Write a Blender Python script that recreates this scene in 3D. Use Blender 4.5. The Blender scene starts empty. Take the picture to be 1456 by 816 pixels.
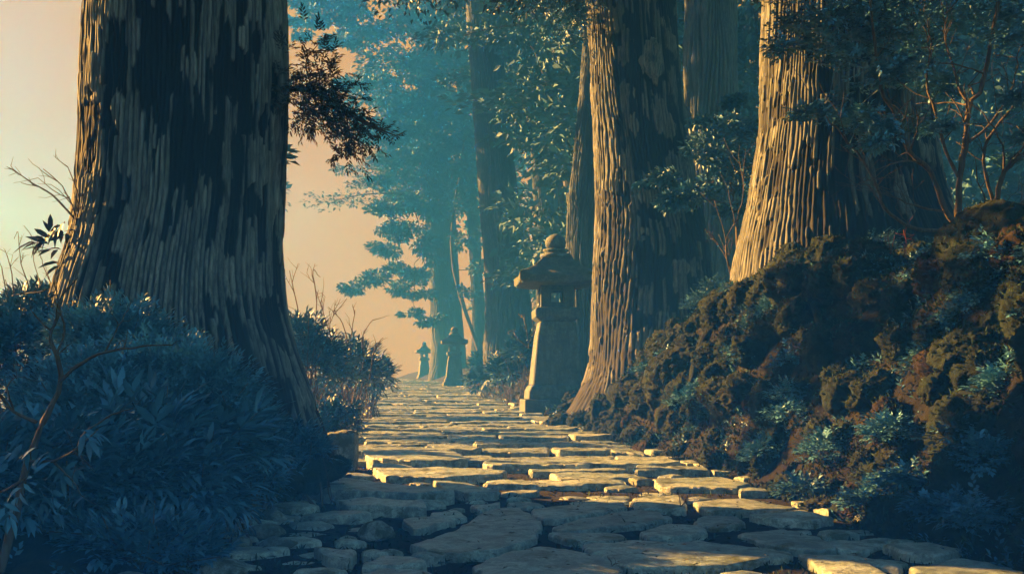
import bpy, bmesh, math, random
import numpy as np
from mathutils import Vector, Matrix
random.seed(7)
RNG = np.random.default_rng(11)
sc = bpy.context.scene
COL = sc.collection

# ------------------------------------------------------------------ layout constants
F = 1561.0            # focal length in photo pixels (1456 wide)
H = 0.75              # eye height above the path
S = 0.02              # the path climbs gently
YH = 524 + F * S      # true horizon row
SUN_AZ, SUN_EL = 60.0, 21.0   # degrees left of the view axis, elevation


def P(px, py, d):
    return np.array([(px - 728) / F * d, d, H - (py - YH) / F * d])


def path_center(y):
    y = np.asarray(y, float)
    return 0.72 - 0.095 * y + np.where(y < 6, 0.02 * (6 - y), 0) - np.where(y > 55, 0.0062 * (np.minimum(y, 110) - 55) ** 2, 0)


def path_half(y):
    return np.where(np.asarray(y, float) < 8, 1.5, 1.4)


def sstep(t):
    t = np.clip(t, 0, 1)
    return t * t * (3 - 2 * t)


# ------------------------------------------------------------------ noise
def _hash(i, j, k=0, seed=0):
    n = (np.asarray(i).astype(np.int64) * 374761393 + np.asarray(j).astype(np.int64) * 668265263
         + np.asarray(k).astype(np.int64) * 2147483647 + seed * 1274126177) & 0xFFFFFFFF
    n = ((n ^ (n >> 13)) * 1274126177) & 0xFFFFFFFF
    n = ((n ^ (n >> 16)) * 2246822519) & 0xFFFFFFFF
    n = n ^ (n >> 15)
    return (n & 0xFFFFFF) / float(0xFFFFFF)


def noise2(x, y, seed=0, px=None):
    x = np.asarray(x, float); y = np.asarray(y, float)
    i = np.floor(x); j = np.floor(y); fx = x - i; fy = y - j
    fx = fx * fx * (3 - 2 * fx); fy = fy * fy * (3 - 2 * fy)
    i0, i1 = (i, i + 1) if px is None else (np.mod(i, px), np.mod(i + 1, px))
    a = _hash(i0, j, 0, seed); b = _hash(i1, j, 0, seed); c = _hash(i0, j + 1, 0, seed); d = _hash(i1, j + 1, 0, seed)
    return (a * (1 - fx) + b * fx) * (1 - fy) + (c * (1 - fx) + d * fx) * fy


def noise3(p, seed=0):
    i = np.floor(p); f = p - i; f = f * f * (3 - 2 * f)
    r = 0
    for dx in (0, 1):
        wx = f[:, 0] if dx else 1 - f[:, 0]
        for dy in (0, 1):
            wy = f[:, 1] if dy else 1 - f[:, 1]
            for dz in (0, 1):
                wz = f[:, 2] if dz else 1 - f[:, 2]
                r = r + _hash(i[:, 0] + dx, i[:, 1] + dy, i[:, 2] + dz, seed) * wx * wy * wz
    return r


def fbm2(x, y, seed=0, oct=4):
    r = 0; a = 0.5
    for o in range(oct):
        r = r + a * noise2(x * 2 ** o, y * 2 ** o, seed + o); a *= 0.5
    return r


def fbm3(p, seed=0, oct=3):
    r = 0; a = 0.5
    for o in range(oct):
        r = r + a * noise3(p * 2 ** o, seed + o); a *= 0.5
    return r


# ------------------------------------------------------------------ ground height
def ground(x, y, rough=True):
    x = np.asarray(x, float); y = np.asarray(y, float)
    base = S * np.minimum(y, 74) - np.where(y > 74, np.minimum(0.004 * (y - 74) ** 2, 0.06 * (y - 74) + 2), 0)
    c = path_center(y); hw = path_half(y)
    ur = x - (c + hw); ul = (c - hw) - x
    hb = np.interp(y, [0, 4, 6, 9, 11, 13, 15, 19, 24, 40, 75, 100], [1.0, 1.15, 1.4, 1.5, 1.45, 1.0, 0.75, 0.42, 0.5, 0.7, 0.8, 0.3])
    wb = np.interp(y, [0, 5, 11, 15, 20, 40], [1.5, 1.35, 1.0, 1.1, 1.4, 2.2])
    z = base + hb * sstep(ur / wb) + np.where(ur > wb, 0.22 * np.minimum(ur - wb, 30), 0)
    lb = np.interp(y, [0, 4, 8, 20, 75], [0.1, 0.18, 0.3, 0.3, 0.2])
    z = z + lb * sstep(ul / 1.2) - np.where(ul > 3.2, np.minimum(0.28 * (ul - 3.2), 9), 0)
    if rough:
        ban = sstep(np.maximum(ur, ul) / 0.5)
        far = np.clip(1 - y / 60, 0, 1)
        z = z + ban * ((fbm2(x * 1.6 + 40, y * 1.6, 3) - 0.47) * 0.5 * far + (fbm2(x * 6, y * 6 + 9, 8, 3) - 0.44) * 0.16 * far)
        z = z - 0.034 * (1 - ban) + (fbm2(x * 9 + 3, y * 9, 21, 3) - 0.44) * 0.03
    return z


def gz(x, y):
    return float(ground(np.array([x]), np.array([y]))[0])


# ------------------------------------------------------------------ mesh building
class MB:
    def __init__(self):
        self.v = []; self.t = []; self.q = []; self.at = []; self.n = 0

    def add(self, V, tris=None, quads=None, tint=None):
        V = np.asarray(V, float).reshape(-1, 3)
        if tris is not None and len(tris): self.t.append(np.asarray(tris, np.int64).reshape(-1, 3) + self.n)
        if quads is not None and len(quads): self.q.append(np.asarray(quads, np.int64).reshape(-1, 4) + self.n)
        self.v.append(V)
        self.at.append(np.full(len(V), 0.5) if tint is None else np.broadcast_to(np.asarray(tint, float), (len(V),)))
        self.n += len(V)

    def mesh(self, name, smooth=True, extra=None):
        V = np.concatenate(self.v)
        T = np.concatenate(self.t) if self.t else np.zeros((0, 3), np.int64)
        Q = np.concatenate(self.q) if self.q else np.zeros((0, 4), np.int64)
        me = bpy.data.meshes.new(name)
        me.vertices.add(len(V)); me.vertices.foreach_set('co', V.astype(np.float32).ravel())
        nl = T.size + Q.size
        me.loops.add(nl)
        me.loops.foreach_set('vertex_index', np.concatenate([T.ravel(), Q.ravel()]).astype(np.int32))
        me.polygons.add(len(T) + len(Q))
        st = np.concatenate([np.arange(len(T)) * 3, T.size + np.arange(len(Q)) * 4]).astype(np.int32)
        me.polygons.foreach_set('loop_start', st)
        me.polygons.foreach_set('use_smooth', np.broadcast_to(smooth, (len(T) + len(Q),)).copy())
        a = me.attributes.new('tint', 'FLOAT', 'POINT'); a.data.foreach_set('value', np.concatenate(self.at).astype(np.float32))
        for k, arr in (extra or {}).items():
            b = me.attributes.new(k, 'FLOAT', 'POINT'); b.data.foreach_set('value', np.asarray(arr).astype(np.float32))
        me.update(calc_edges=True); me.validate()
        return me

    def obj(self, name, mat, parent=None, smooth=True, loc=None, extra=None):
        """link as one object; vertices are world coordinates, stored relative to loc / the parent"""
        if parent is not None: loc = np.array(parent.location)
        if loc is None: loc = np.zeros(3)
        self.v = [v - np.asarray(loc) for v in self.v]
        o = bpy.data.objects.new(name, self.mesh(name, smooth, extra))
        o.data.materials.append(mat)
        COL.objects.link(o)
        if parent is not None: o.parent = parent
        else: o.location = loc
        return o


def tag(o, label=None, cat=None, group=None, kind=None):
    if label: o['label'] = label
    if cat: o['category'] = cat
    if group: o['group'] = group
    if kind: o['kind'] = kind
    return o


def thing(name, label, cat, loc, group=None):
    o = bpy.data.objects.new(name, None); COL.objects.link(o)
    o.location = [float(a) for a in loc]; o.empty_display_size = 0.1
    return tag(o, label, cat, group)


def unit(a):
    return a / np.maximum(np.linalg.norm(a, axis=-1, keepdims=True), 1e-9)


# leaf blades: pos, axis, normal, length, width; simple = 4 verts, else 8 verts with a folded midrib and drooping tip
def leaves(mb, pos, ax, nr, L, W, tint, simple=False, droop=0.15):
    n = len(pos)
    if n == 0: return
    ax = unit(ax); side = unit(np.cross(ax, nr)); nr = np.cross(side, ax)
    L = np.broadcast_to(L, (n,))[:, None]; W = np.broadcast_to(W, (n,))[:, None]
    if simple:
        b = pos; l = pos + ax * L * .45 - side * W * .5 + nr * W * .15; r = pos + ax * L * .45 + side * W * .5 + nr * W * .15
        t = pos + ax * L - nr * L * droop
        V = np.stack([b, l, t, r], 1).reshape(-1, 3); k = np.arange(n)[:, None] * 4
        T = np.concatenate([k + [0, 1, 2], k + [0, 2, 3]])
        mb.add(V, T, None, np.repeat(tint, 4))
    else:
        def row(s, w, up, dr):
            m = pos + ax * L * s - nr * L * dr
            return m - side * W * w + nr * W * up, m, m + side * W * w + nr * W * up
        l1, m1, r1 = row(.28, .42, .14, droop * .08); l2, m2, r2 = row(.62, .40, .14, droop * .4)
        t = pos + ax * L - nr * L * droop
        V = np.stack([pos, l1, m1, r1, l2, m2, r2, t], 1).reshape(-1, 3); k = np.arange(n)[:, None] * 8
        T = np.concatenate([k + [0, 1, 2], k + [0, 2, 3], k + [4, 7, 5], k + [5, 7, 6]])
        Q = np.concatenate([k + [1, 4, 5, 2], k + [2, 5, 6, 3]])
        mb.add(V, T, Q, np.repeat(tint, 8))


def rdir(n):
    return unit(RNG.normal(size=(n, 3)))


# shoots: a short stem with alternate leaves
def shoots(mb, pos, dr, length, nleaf, L, W, simple=False, spread=0.9, droop=0.2, stem=None):
    n = len(pos)
    up = np.array([0, 0, 1.0])
    dr = unit(dr)
    side = unit(np.cross(dr, up + rdir(n) * .3)); nn = np.cross(side, dr)
    length = np.broadcast_to(length, (n,)); base = RNG.random(n)
    for k in range(nleaf):
        s = (k + .6) / nleaf
        sg = 1 if k % 2 else -1
        ph = RNG.normal(0, .35, n)
        p = pos + dr * (length * s)[:, None] - nn * (length * s * s * .15)[:, None]
        a = dr * (0.55 + .5 * s) + side * (sg * spread * (1.15 - .55 * s)) + nn * ph[:, None] * .5 + rdir(n) * .22
        nv = nn + side * ph[:, None] * .6 + rdir(n) * .25
        sz = (1.05 - .45 * abs(s - .45)) * RNG.uniform(.75, 1.2, n)
        leaves(mb, p, a, nv, L * sz, W * sz, np.clip(base * .75 + RNG.uniform(0, .25, n), 0, 1), simple, droop)
    leaves(mb, pos + dr * length[:, None] * .95, dr + rdir(n) * .15, nn, L * RNG.uniform(.9, 1.2, n), W, base, simple, droop)


def tube(mb, pts, r0, r1, sides=6, tint=.5, wob=0.0, sub=4):
    pts = np.asarray(pts, float)
    if len(pts) > 2 and sub > 1:      # Catmull-Rom
        q = np.concatenate([[2 * pts[0] - pts[1]], pts, [2 * pts[-1] - pts[-2]]]); out = []
        for i in range(1, len(q) - 2):
            for t in np.arange(sub) / sub:
                out.append(.5 * ((2 * q[i]) + (-q[i - 1] + q[i + 1]) * t + (2 * q[i - 1] - 5 * q[i] + 4 * q[i + 1] - q[i + 2]) * t * t
                                 + (-q[i - 1] + 3 * q[i] - 3 * q[i + 1] + q[i + 2]) * t ** 3))
        out.append(pts[-1]); pts = np.array(out)
    n = len(pts)
    if wob: pts = pts + RNG.normal(0, wob, pts.shape) * np.linspace(.2, 1, n)[:, None]
    tg = unit(np.gradient(pts, axis=0)); a = unit(np.cross(tg, np.array([.31, .17, .93]))); b = np.cross(tg, a)
    th = np.arange(sides) / sides * 2 * np.pi
    r = np.linspace(r0, r1, n) * (1 + (RNG.normal(0, .08, n) if wob else 0))
    V = pts[:, None] + r[:, None, None] * (np.cos(th)[None, :, None] * a[:, None] + np.sin(th)[None, :, None] * b[:, None])
    i = np.arange(n - 1)[:, None]; j = np.arange(sides)[None]; j2 = (j + 1) % sides
    Q = np.stack([i * sides + j, i * sides + j2, (i + 1) * sides + j2, (i + 1) * sides + j], -1).reshape(-1, 4)
    V = V.reshape(-1, 3)
    cap = np.array([[n * sides, (n - 1) * sides + k, (n - 1) * sides + (k + 1) % sides] for k in range(sides)])
    mb.add(np.concatenate([V, pts[-1:]]), cap, Q, tint)
    return pts


def twigs(mb, start, dr, length, r, depth=3, kids=(2, 4), bend=.25, ends=None, up=.1):
    n = max(3, int(length / .05) if length < .4 else 6)
    pts = [np.array(start, float)]; d = unit(np.array(dr, float))
    for i in range(n):
        d = unit(d + RNG.normal(0, bend, 3) * .6 + np.array([0, 0, up * .3])); pts.append(pts[-1] + d * length / n)
    tube(mb, pts, r, r * .45, 5, sub=1)
    if ends is not None and depth <= 2: ends.append((pts[-1], d))
    if depth > 1:
        for k in range(random.randint(*kids)):
            i = random.randint(max(1, n // 3), n); dd = unit(d * .7 + rdir(1)[0] * .75 + np.array([0, 0, up]))
            twigs(mb, pts[i], dd, length * random.uniform(.45, .7), r * .5, depth - 1, kids, bend, ends, up)


# ------------------------------------------------------------------ materials
def new_mat(name):
    m = bpy.data.materials.new(name); m.use_nodes = True
    nt = m.node_tree; nt.nodes.clear()
    out = nt.nodes.new('ShaderNodeOutputMaterial'); b = nt.nodes.new('ShaderNodeBsdfPrincipled')
    nt.links.new(b.outputs[0], out.inputs[0])
    return m, nt, b


class N:
    def __init__(s, nt): s.nt = nt

    def node(s, t, **kw):
        n = s.nt.nodes.new(t)
        for k, v in kw.items(): setattr(n, k, v)
        return n

    def link(s, a, b): s.nt.links.new(a, b)

    def coord(s, scale=(1, 1, 1), kind='Object'):
        t = s.node('ShaderNodeTexCoord'); m = s.node('ShaderNodeMapping'); m.inputs['Scale'].default_value = scale
        s.link(t.outputs[kind], m.inputs[0]); return m.outputs[0]

    def noise(s, vec, scale, detail=4, rough=.6):
        n = s.node('ShaderNodeTexNoise'); n.inputs['Scale'].default_value = scale; n.inputs['Detail'].default_value = detail
        n.inputs['Roughness'].default_value = rough; s.link(vec, n.inputs['Vector']); return n.outputs['Fac']

    def ramp(s, fac, stops):
        r = s.node('ShaderNodeValToRGB'); cr = r.color_ramp
        while len(cr.elements) < len(stops): cr.elements.new(.5)
        for e, (p, c) in zip(cr.elements, stops): e.position = p; e.color = (*c, 1) if len(c) == 3 else c
        s.link(fac, r.inputs[0]); return r.outputs[0]

    def mix(s, fac, a, b, mode='MIX'):
        m = s.node('ShaderNodeMix', data_type='RGBA', blend_type=mode)
        for sock, v in ((m.inputs[0], fac), (m.inputs[6], a), (m.inputs[7], b)):
            if hasattr(v, 'links') or hasattr(v, 'is_linked'): s.link(v, sock)
            elif isinstance(v, tuple): sock.default_value = (*v, 1)
            else: sock.default_value = v
        return m.outputs[2]

    def attr(s, name):
        a = s.node('ShaderNodeAttribute'); a.attribute_name = name; return a.outputs['Fac']

    def bump(s, h, bsdf, strength=.5, dist=.01):
        b = s.node('ShaderNodeBump'); b.inputs['Strength'].default_value = strength; b.inputs['Distance'].default_value = dist
        s.link(h, b.inputs['Height']); s.link(b.outputs[0], bsdf.inputs['Normal'])


def leaf_mat(name, dark, lightc, rough=.5, spec=.35):
    m, nt, b = new_mat(name); n = N(nt)
    c = n.ramp(n.attr('tint'), [(0, dark), (.55, tuple((a + q) / 2 * .9 for a, q in zip(dark, lightc))), (1, lightc)])
    n.link(c, b.inputs['Base Color']); b.inputs['Roughness'].default_value = rough
    b.inputs['Specular IOR Level'].default_value = spec
    return m


def bark_mat(name, a, bcol, worn, bumpd=.006):
    m, nt, b = new_mat(name); n = N(nt)
    v = n.coord((9, 9, 1.1)); f = n.noise(v, 6, 5, .7)
    base = n.ramp(n.attr('tint'), [(0, a), (.5, tuple((p + q) / 2 for p, q in zip(a, bcol))), (1, bcol)])
    base = n.mix(.7, base, n.ramp(f, [(.40, (.28, .28, .28)), (.58, (1.15, 1.12, 1.08))]), 'MULTIPLY')
    lich = n.ramp(n.noise(n.coord(), 1.7, 5, .65), [(.56, (0, 0, 0)), (.7, (1, 1, 1))])
    base = n.mix(n.mix(.35, (0, 0, 0), lich), base, (.11, .125, .085))
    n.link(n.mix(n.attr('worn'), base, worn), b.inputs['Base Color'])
    b.inputs['Roughness'].default_value = .85; b.inputs['Specular IOR Level'].default_value = .25
    n.bump(f, b, .7, bumpd)
    return m


def stone_mat(name, c1, c2, moss, rough=.6, moss_amt=.6, scale=1.0, streak=0):
    m, nt, b = new_mat(name); n = N(nt)
    v = n.coord()
    geo = n.node('ShaderNodeNewGeometry'); mp = n.node('ShaderNodeMapping'); n.link(geo.outputs['Position'], mp.inputs[0]); w = mp.outputs[0]
    big = n.noise(w, 2.3 * scale, 5, .65); fine = n.noise(w, 38 * scale, 6, .7); sp = n.noise(w, 160 * scale, 3, .6)
    oi = n.node('ShaderNodeObjectInfo')
    c = n.mix(n.ramp(big, [(.38, (0, 0, 0)), (.62, (1, 1, 1))]), c1, c2)
    c = n.mix(.5, c, n.ramp(fine, [(.42, (.25, .25, .25)), (.55, (1.15, 1.15, 1.15))]), 'MULTIPLY')
    c = n.mix(.6, c, n.ramp(oi.outputs['Random'], [(0, (.55, .57, .6)), (1, (1.3, 1.26, 1.2))]), 'MULTIPLY')
    st_ = n.ramp(n.noise(w, 8.5 * scale, 8, .75), [(.44, (.42, .45, .46)), (.53, (1.06, 1.05, 1.03))])
    c = n.mix(.75, c, st_, 'MULTIPLY')
    if streak:
        c = n.mix(streak, c, n.ramp(n.noise(n.coord((1, 1, .09)), 13, 5, .65), [(.40, (.3, .32, .33)), (.56, (1.1, 1.1, 1.1))]), 'MULTIPLY')
    c = n.mix(.25, c, n.ramp(sp, [(.42, (.3, .3, .3)), (.56, (1.15, 1.15, 1.15))]), 'MULTIPLY')
    mk = n.ramp(n.noise(w, 5.5 * scale, 7, .72), [(.57 - .12 * moss_amt, (0, 0, 0)), (.67 - .10 * moss_amt, (1, 1, 1))])
    n.link(n.mix(mk, c, moss), b.inputs['Base Color'])
    n.link(n.ramp(fine, [(.2, (rough - .1,) * 3), (.8, (rough + .2,) * 3)]), b.inputs['Roughness'])
    b.inputs['Specular IOR Level'].default_value = .5
    h = n.mix(.6, fine, sp, 'ADD'); n.bump(h, b, .8, .012)
    return m


def moss_mat(name, c1, c2, c3):
    m, nt, b = new_mat(name); n = N(nt)
    geo = n.node('ShaderNodeNewGeometry'); mp = n.node('ShaderNodeMapping'); n.link(geo.outputs['Position'], mp.inputs[0]); w = mp.outputs[0]
    big = n.noise(w, 3.1, 5, .6); fine = n.noise(w, 70, 5, .75); mid = n.noise(w, 16, 4, .6)
    c = n.ramp(big, [(.3, c1), (.5, c2), (.68, c3)])
    c = n.mix(.75, c, n.ramp(mid, [(.35, (.3, .3, .3)), (.62, (1.25, 1.25, 1.2))]), 'MULTIPLY')
    c = n.mix(.6, c, n.ramp(fine, [(.35, (.35, .35, .35)), (.65, (1.3, 1.3, 1.2))]), 'MULTIPLY')
    n.link(c, b.inputs['Base Color']); b.inputs['Roughness'].default_value = .95; b.inputs['Specular IOR Level'].default_value = .15
    h = n.mix(.5, fine, mid, 'ADD'); n.bump(h, b, 1.0, .03)
    return m


M = {}
M['leaf'] = leaf_mat('blue green leaf', (.016, .065, .125), (.06, .20, .37))
M['leaf_light'] = leaf_mat('pale teal leaf', (.03, .115, .21), (.10, .30, .50))
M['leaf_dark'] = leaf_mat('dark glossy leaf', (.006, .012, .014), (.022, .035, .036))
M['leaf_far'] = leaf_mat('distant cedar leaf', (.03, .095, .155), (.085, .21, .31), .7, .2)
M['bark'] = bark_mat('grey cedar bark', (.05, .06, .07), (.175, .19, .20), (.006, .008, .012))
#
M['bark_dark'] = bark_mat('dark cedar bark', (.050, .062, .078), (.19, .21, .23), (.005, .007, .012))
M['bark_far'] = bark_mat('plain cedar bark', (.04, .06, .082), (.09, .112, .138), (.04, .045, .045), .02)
M['twig'] = bark_mat('smooth twig bark', (.05, .035, .025), (.11, .08, .06), (.02, .02, .02), .002)
M['red_twig'] = bark_mat('red twig bark', (.16, .035, .018), (.22, .05, .02), (.02, .02, .02), .002)
M['moss_tuft'] = leaf_mat('moss tufts', (.008, .020, .014), (.035, .066, .044), .9, .1)
M['dry'] = leaf_mat('dry grass', (.05, .05, .04), (.12, .10, .07), .7)
M['flag'] = stone_mat('grey flagstone', (.245, .33, .35), (.37, .43, .44), (.05, .065, .035), .36, .45)
M['lantern'] = stone_mat('weathered granite', (.048, .09, .14), (.085, .14, .195), (.05, .065, .035), .7, .5, 1.6, .7)
M['lantern_roof'] = stone_mat('mossy granite roof', (.035, .055, .07), (.075, .095, .10), (.03, .045, .025), .8, 1.0, 1.8)
M['rock'] = stone_mat('rough grey rock', (.14, .18, .20), (.25, .285, .29), (.035, .045, .02), .7, .9, 1.5)
M['moss'] = moss_mat('mossy rock', (.007, .014, .011), (.018, .032, .022), (.034, .040, .026))
M['moss_red'] = moss_mat('rusty mossy rock', (.016, .014, .010), (.032, .022, .015), (.045, .032, .02))
M['soil'] = moss_mat('dark forest soil', (.006, .006, .004), (.016, .014, .008), (.028, .026, .012))

# ------------------------------------------------------------------ ground sheet
def lines(segs):
    out = []
    for a, b, n in segs: out += list(np.linspace(a, b, n, endpoint=False))
    return np.array(out + [segs[-1][1]])


gx = lines([(-150, -40, 14), (-40, -8, 32), (-8, -3.2, 40), (-3.2, 4.5, 170), (4.5, 9, 45), (9, 40, 40), (40, 130, 14)])
gy = lines([(-14, 0, 14), (0, 2.5, 20), (2.5, 13, 200), (13, 26, 110), (26, 80, 110), (80, 126, 20)])
X, Y = np.meshgrid(gx, gy)
Z = ground(X, Y)
mb = MB(); nx, ny = len(gx), len(gy)
i = np.arange(ny - 1)[:, None]; j = np.arange(nx - 1)[None]
mb.add(np.stack([X, Y, Z], -1).reshape(-1, 3), None, np.stack([i * nx + j, i * nx + j + 1, (i + 1) * nx + j + 1, (i + 1) * nx + j], -1).reshape(-1, 4))
tag(mb.obj('ground', M['soil']), kind='structure')

# ------------------------------------------------------------------ paving stones
def to_path(px, py):
    d = F * H / (py - 524.0)
    return np.array([(px - 728) / F * d, d])


def chaikin(p, it=1, k=.22):
    for _ in range(it):
        q = np.roll(p, -1, 0); p = np.stack([p * (1 - k) + q * k, p * k + q * (1 - k)], 1).reshape(-1, 2)
    return p


def stone(name, poly, top, thick=.13, mat='flag', rough=.016, bulge=.004, tilt=(0, 0), bev=.007, seed=0, loc_z=None):
    poly = np.asarray(poly, float)
    area = .5 * np.sum(poly[:, 0] * np.roll(poly[:, 1], -1) - np.roll(poly[:, 0], -1) * poly[:, 1])
    if area < 0: poly = poly[::-1]
    p = chaikin(poly, 1, .06)
    L = np.linalg.norm(np.roll(p, -1, 0) - p, axis=1); per = L.sum()
    m = int(np.clip(per / .022, 30, 170)); s = np.concatenate([[0], np.cumsum(L)]); pp = np.concatenate([p, p[:1]])
    t = np.arange(m) / m * per
    ring = np.stack([np.interp(t, s, pp[:, k]) for k in (0, 1)], 1)
    cen = ring.mean(0); out = unit(ring - cen)
    size = np.linalg.norm(ring - cen, axis=1).mean()
    nz = (fbm2(ring[:, 0] * 14 + seed, ring[:, 1] * 14, seed, 4) - .46) * min(.05, size * .22)
    ring = ring + out * nz[:, None]
    V = []; dz = fbm2(ring[:, 0] * 5 + seed, ring[:, 1] * 5, seed + 5, 2) - .4
    bev = min(bev, size * .12)

    def lay(r, z, rgh=0):
        q = cen + (ring - cen) * r if np.isscalar(r) else r
        zz = z + ((fbm2(q[:, 0] * 4 + seed, q[:, 1] * 4, 31 + seed, 3) - .45) * 1.2 + (fbm2(q[:, 0] * 17 + seed, q[:, 1] * 17, 37 + seed, 3) - .44) * .8) * rgh + (q[:, 0] - cen[0]) * tilt[0] + (q[:, 1] - cen[1]) * tilt[1]
        V.append(np.column_stack([q, zz]))
    lay(ring - out * size * .06, -thick); lay(ring + out * .004, -thick * .55 + dz * .03); lay(ring + out * .002, -bev * 1.6 + dz * .012)
    lay(ring - out * bev * .6, -bev * .35, rough); lay(ring - out * bev * 1.8, 0.0, rough)
    for r in (.95, .86, .74, .6, .46, .32, .16):
        lay(cen + (ring - out * bev * 1.8 - cen) * r, bulge * (1 - r * r), rough)
    R = len(V)
    Vv = np.concatenate(V + [np.array([[cen[0], cen[1], bulge + (fbm2(cen[0:1] * 4 + seed, cen[1:2] * 4, 31 + seed, 4)[0] - .45) * rough]])])
    Vv[:, 2] += top
    i = np.arange(R - 1)[:, None]; j = np.arange(m)[None]; j2 = (j + 1) % m
    Q = np.stack([i * m + j, i * m + j2, (i + 1) * m + j2, (i + 1) * m + j], -1).reshape(-1, 4)
    jj = np.arange(m); T = np.stack([(R - 1) * m + jj, (R - 1) * m + (jj + 1) % m, np.full(m, R * m)], 1)
    mb = MB(); mb.add(Vv, T, Q)
    return mb.obj(name, M[mat], smooth=np.concatenate([np.ones(len(T)), np.repeat(np.arange(R - 1) >= 3, m)]).astype(bool), loc=np.array([cen[0], cen[1], top]))


FRONT = [  # outline in photo pixels (laid on the path plane), lift, thickness, label
    ([(581, 774), (647, 754), (688, 725), (713, 718), (738, 719), (754, 729), (773, 745), (763, 752), (765, 762), (746, 771), (705, 783), (647, 788), (606, 783)], .0, .13, 'big angular grey flagstone with a pointed left end and notched right edge'),
    ([(756, 722), (804, 715), (886, 713), (892, 719), (874, 725), (812, 734), (771, 738), (758, 732)], .0, .12, 'long grey flagstone just in front of the sunlit paving, at the path middle'),
    ([(782, 748), (828, 736), (905, 724), (938, 727), (955, 736), (920, 742), (893, 746), (830, 752), (800, 753)], .0, .12, 'lens shaped grey flagstone between the long rear slab and a thin sliver of stone'),
    ([(777, 755), (833, 754), (886, 755), (893, 760), (853, 767), (804, 765)], -.005, .12, 'thin sliver of paving stone behind the widest front slab'),
    ([(910, 756), (948, 744), (998, 745), (1006, 755), (963, 762), (923, 764)], .0, .12, 'small wedge flagstone standing above a deep dark gap'),
    ([(825, 775), (893, 766), (1048, 773), (1123, 780), (1128, 786), (1028, 803), (898, 806), (863, 795)], .0, .13, 'widest grey flagstone of the front paving, long and nearly flat'),
    ([(674, 801), (713, 787), (771, 777), (845, 787), (874, 797), (886, 812), (868, 828), (760, 840), (690, 822)], .0, .13, 'broad flagstone in the very front, cut by the bottom edge'),
    ([(1048, 757), (1113, 750), (1160, 760), (1188, 775), (1173, 781), (1128, 778), (1080, 768)], .0, .12, 'grey flagstone with a blunt left end, right of the wedge stone'),
    ([(1133, 786), (1203, 788), (1240, 800), (1268, 816), (1240, 832), (1185, 815)], .0, .13, 'front flagstone crossed by a thin crack line, right of the widest slab'),
    ([(1253, 775), (1318, 772), (1370, 783), (1330, 790), (1293, 788)], .01, .14, 'raised slab at the foot of the dark bank with its thick front edge showing'),
    ([(1298, 806), (1368, 797), (1450, 812), (1475, 830), (1300, 834)], .01, .13, 'large flagstone in the front right corner below the bank'),
    ([(1208, 789), (1293, 797), (1278, 805), (1230, 798)], .0, .12, 'narrow leaf shaped flagstone left of the corner slab'),
    ([(1173, 765), (1258, 763), (1263, 768), (1228, 780), (1193, 777)], -.01, .1, 'dull low paving stone tucked behind the raised slab by the bank'),
    ([(1065, 732), (1138, 728), (1188, 737), (1158, 742), (1088, 738)], .01, .12, 'last bright sunlit slab on the right edge of the path'),
    ([(898, 708), (968, 703), (978, 725), (903, 721)], .005, .12, 'squarish sunlit slab left of the little dry twig'),
    ([(982, 713), (1058, 710), (1138, 723), (1008, 728)], .005, .12, 'long pointed sunlit slab right of the little dry twig'),
    ([(928, 681), (1028, 678), (1068, 688), (1048, 695), (938, 692)], .005, .12, 'pale sunlit slab near the foot of the mossy bank'),
    ([(405, 689), (500, 690), (575, 698), (650, 708), (590, 713), (525, 711), (420, 705)], .05, .2, 'long raised grey slab on the shaded left edge, like a low step'),
    ([(478, 717), (525, 713), (600, 720), (607, 728), (500, 725)], .03, .2, 'shaded step stone with a tall front face below the long raised slab'),
    ([(513, 647), (647, 648), (664, 660), (585, 662), (524, 660)], .05, .2, 'long shaded slab right of the upright rock, with a dark riser'),
    ([(530, 668), (640, 668), (720, 672), (715, 678), (640, 681), (545, 679)], .02, .2, 'second long shaded slab below the riser beside the upright rock'),
    ([(616, 687), (664, 690), (713, 703), (668, 705), (631, 697)], .02, .12, 'small curved sunlit stone at the end of the long raised slab'),
    ([(570, 739), (620, 733), (650, 738), (590, 753)], .0, .12, 'small dark wedge stone left of the big angular flagstone'),
    ([(610, 729), (650, 724), (665, 733), (625, 738)], .0, .12, 'small flat stone above the dark wedge stone'),
    ([(668, 717), (712, 713), (706, 718), (684, 725)], .0, .12, 'small chip of stone behind the tip of the big angular flagstone'),
    ([(1000, 730), (1050, 733), (1062, 742), (1020, 748), (985, 740)], -.005, .12, 'short shaded stone between the wedge and the sunlit slabs'),
    ([(960, 770), (990, 764), (1030, 768), (1000, 771)], -.01, .1, 'tiny dark stone filling the gap under the wedge stone'),
    ([(445, 781), (505, 786), (500, 798), (465, 794)], .02, .15, 'small flat stone at the front left among dark weeds'),
    ([(500, 819), (545, 806), (595, 807), (620, 816), (600, 832), (520, 834)], .0, .13, 'pale flagstone at the bottom edge, left of the broad front slab'),
    ([(512, 806), (545, 791), (590, 793), (607, 802), (560, 807)], .01, .13, 'flat pale stone just behind the bottom edge flagstone'),
]
POLYS = []
for n_, (pl, lift, th, lab) in enumerate(FRONT):
    w = np.array([to_path(*p) for p in pl]); POLYS.append(w)
    o = stone('flagstone', w, S * w[:, 1].mean() + lift, th, seed=n_ * 3 + 1, tilt=(random.uniform(-.012, .012), S + random.uniform(-.01, .012)))
    tag(o, lab, 'paving stone', 'large flagstones at the front of the path')


def inside(p, poly):
    x, y = p; c = False; n = len(poly)
    for i in range(n):
        x1, y1 = poly[i]; x2, y2 = poly[(i + 1) % n]
        if (y1 > y) != (y2 > y) and x < (x2 - x1) * (y - y1) / (y2 - y1) + x1: c = not c
    return c


def clear_of(q, polys):
    return not any(inside(p, pl) for p in q for pl in polys) and not any(inside(p, q) for pl in polys for p in pl)


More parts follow.
